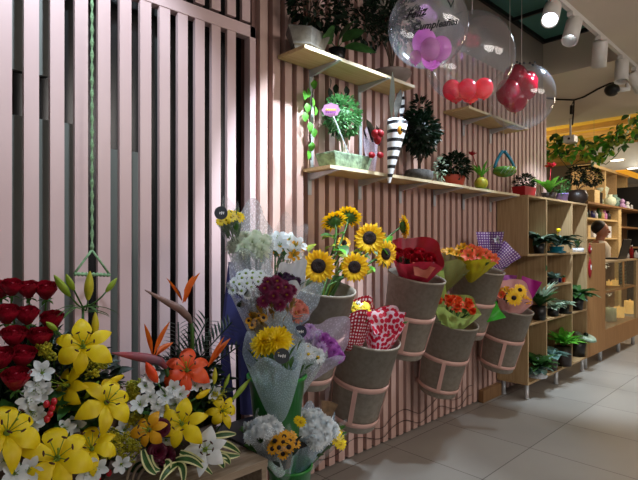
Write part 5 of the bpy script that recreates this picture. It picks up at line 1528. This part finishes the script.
def lily_at(key, px, py, y, rx, uz, s, ro, A, c): p = P(px, py, y); flower(key, p, facing(p, rx, uz), A, s, ro, stem_to=c)
lily_at('lily_o', 187, 371, -.50, -.05, .45, 1.12, .52, A2, c2_)
lily_at('lily_y', 182, 424, -.60, -.1, .15, 1.05, .3, A2, c2_)
lily_at('lily_y', 222, 411, -.55, .3, .1, .78, .9, A2, c2_)
lily_at('lily_g', 150, 430, -.58, -.4, .1, 1.05, .3, A2, c2_)
lily_at('lily_w', 205, 450, -.64, .1, .15, 1.15, .2, A2, c2_)
for (px, py) in ((161, 428), (157, 452), (166, 456)):
    p = P(px, py, -.58); flower('carn', p, facing(p, 0, .2), A2, 1.05, stem_to=c2_)
for (px0, py0, px1, py1, R, mt) in ((157, 382, 147, 364, .0165, 'petal_orange'), (170, 420, 166, 403, .010, 'bud_yellow'), (196, 398, 209, 390, .012, 'petal_yellow'), (214, 384, 215, 369, .010, 'bud_yellow'),
                                     (224, 388, 229, 375, .008, 'bud_green'), (232, 400, 249, 380, .0105, 'bud_green')):
    a = P(px0, py0, -.55); b = P(px1, py1, -.55); bud(a, b - a, (b - a).length * 1.1, R, mt, A2, stem_to=c2_)
def bop(pts, r, mt, sepals, tongue, label):
    P3 = [P(px, py, y) for px, py, y in pts]
    fine = []
    for i in range(len(P3) - 1):
        for k in range(4): fine.append(P3[i].lerp(P3[i + 1], k / 4))
    fine.append(P3[-1])
    m = MB(); m.tube(fine, lambda k: r * max(.08, math.sin(PI * min(.93, k * .86 + .03)) ** .9), 12)
    m.cur = 1; m.tube(bez(P3[-1], P3[-1] + V((.02, 0, -.08)), c2_, 6), .007, 7, .006)
    o = m.put('bird_of_paradise', [mt, 'stem_green'], A2); o['label'] = label
    for (a, b, w) in sepals:
        a = P(*a); b = P(*b); m = MB(); d = b - a; L = d.length
        s_ = MB(); leaf(s_, a, d, L, w, 4, roll=.3, cup=.6); s_.put('sepal', 'petal_bop', o)
    for (a, b, w) in tongue:
        a = P(*a); b = P(*b); s_ = MB(); leaf(s_, a, b - a, (b - a).length, w, 4, roll=.2, cup=.6); s_.put('blue_petal', 'petal_blue', o)
bop([(145, 290, -.50), (165, 301, -.49), (180, 309, -.48), (188, 317, -.47), (191, 323, -.46)], .0135, 'bop_beak',
    [((183, 303, -.48), (199, 272, -.49), .030), ((185, 302, -.48), (193, 275, -.47), .026), ((182, 301, -.48), (167, 277, -.49), .014)], [((182, 300, -.475), (171, 282, -.48), .016)], 'upper bird of paradise with a long green-brown beak')
bop([(112, 353, -.52), (130, 355.5, -.51), (146, 358, -.50), (160, 361, -.49), (166, 368, -.48)], .0155, 'bop_red',
    [((152, 355, -.50), (145, 323, -.51), .018), ((154, 355, -.50), (169, 321, -.50), .022), ((156, 356, -.49), (173, 342, -.49), .030)], [], 'lower bird of paradise with a reddish beak pointing left')
m = MB(); a = P(208, 367, -.55); b = P(230, 338, -.55); leaf(m, a, b - a, (b - a).length, .030, 2, roll=.2, cup=.5); leaf(m, a, P(224, 336, -.55) - a, .115, .016, 2, roll=.2, cup=.5); m.put('orange_sepal', 'petal_bop', A2)
# palm leaf
def palm(a, b, n, L, A, droop=20):
    m = MB(); m.tube([c2_, a, b], .003, 5)
    d = (b - a); side = d.cross(facing(a)).normalized()
    for i in range(n):
        q = i / n; p = a.lerp(b, q)
        for s in (-1, 1): leaf(m, p, d.normalized() * .75 + side * s * .8 + V((0, 0, -.15)), L * (1 - .5 * q), .010, droop, roll=0)
    m.put('palm_leaf', 'leaf_dark', A)
palm(P(178, 378, -.42), P(208, 318, -.40), 15, .11, A2)
palm(P(188, 370, -.42), P(232, 322, -.40), 14, .10, A2)
palm(P(180, 370, -.41), P(178, 322, -.39), 12, .08, A2)
palm(P(192, 380, -.42), P(240, 345, -.42), 10, .07, A2)
random.seed(11)
alstro_cluster(A2, [(165, 396), (172, 388), (180, 394), (145, 386), (150, 397), (176, 404), (158, 404), (158, 412), (195, 386), (206, 383), (150, 376), (213, 392), (166, 440), (140, 405)], s=.95, y=-.53)
for (px, py, y, rad, n) in ((217, 397, -.53, (.03, .03, .035), 200), (140, 420, -.48, (.04, .03, .05), 300), (204, 392, -.48, (.03, .03, .03), 120), (128, 455, -.52, (.045, .03, .035), 260)):
    sprig(A2, P(px, py, y), rad, n, stem=c2_)
# striped spider-plant leaves
def stripy(pts, w, A):
    P3 = bez(*[P(px, py, y) for px, py, y in pts], 9)
    m = MB(); n = len(P3)
    rows = []
    for i, p in enumerate(P3):
        d = (P3[min(i + 1, n - 1)] - P3[max(i - 1, 0)]).normalized(); s = d.cross(facing(p)).normalized()
        ww = w * (math.sin(PI * min(.97, .12 + .86 * i / (n - 1))) ** .6) / 2
        rows.append([p + s * ww * q + facing(p).normalized() * (.25 * ww * abs(q)) for q in (-1, -.55, 0, .55, 1)])
    ids = [[m.pt(p) for p in r] for r in rows]
    for i in range(n - 1):
        for j in range(4): m.cur = 0 if j in (1, 2) else 1; m.face((ids[i][j], ids[i][j + 1], ids[i + 1][j + 1], ids[i + 1][j]))
    m.put('striped_leaf', ['leaf_mid', 'leaf_variegated'], A)
for pts in ([(178, 464, -.62), (168, 466, -.66), (160, 482, -.67)], [(176, 464, -.62), (186, 462, -.66), (183, 484, -.67)], [(176, 460, -.62), (190, 455, -.66), (203, 468, -.67)], [(180, 452, -.62), (195, 456, -.66), (212, 474, -.67)],
            [(214, 444, -.60), (226, 440, -.62), (240, 453, -.62)], [(212, 450, -.60), (225, 458, -.62), (240, 455, -.62)], [(214, 436, -.58), (224, 434, -.60), (236, 434, -.60)], [(216, 456, -.62), (222, 462, -.63), (224, 468, -.635)],
            [(220, 455, -.61), (227, 457, -.62), (230, 464, -.625)], [(150, 455, -.60), (148, 470, -.64), (160, 470, -.64)], [(143, 450, -.60), (146, 468, -.64), (156, 474, -.65)], [(165, 462, -.62), (172, 460, -.64), (163, 478, -.65)]):
    stripy(pts, .024, A2)
m = MB()
for i in range(24): leaf(m, P(rnd(150, 232), rnd(395, 455), -.50), V((rnd(-1, 1), -.5, rnd(-.3, .8))), .07, .022, 30)
m.put('broad_leaves', 'leaf_mid', A2)

# ================================================================== ROPE WITH TRIANGLE, FLOOR CORD
ta = P(92, 250, -.06); tl = P(74, 274, -.06); tr_ = P(110, 275, -.06)
t = thing('hanging_rope', tl, 'green beaded rope with a triangular perch hanging in front of the pink door', 'rope')
m = MB(); topz = 2.979
top = V((P(97, 2, -.06).x, -.06, topz)); n = 170
pts = [ta.lerp(V((ta.x, ta.y, 3.34)), i / n) for i in range(n + 1)]
m.tube(pts, lambda k: .0052 + .0022 * math.sin(k * n * PI / 2), 6); m.put('rope', 'rope_green', t)
for a, b in ((ta, tl), (ta, tr_)):
    m = MB(); m.tube([a, b], .0045, 7); m.put('triangle_side', 'rope_green', t)
m = MB(); m.tube([tl.lerp(tr_, i / 40) for i in range(41)], lambda k: .007 + .002 * math.sin(k * 62), 8); m.put('perch', 'rope_green', t)
m = MB()
for z0, dz in ((.17, .035), (.10, .03)):
    m.tube([V((1.7 + i * .04, -.012 - .006 * math.sin(i * 1.3), z0 + dz * math.sin(i * .55) - i * .0008)) for i in range(50)], .0022, 5)
tag(m.put('cord', 'black_plastic'), 'thin dark cords running along the foot of the slatted wall', 'cord')
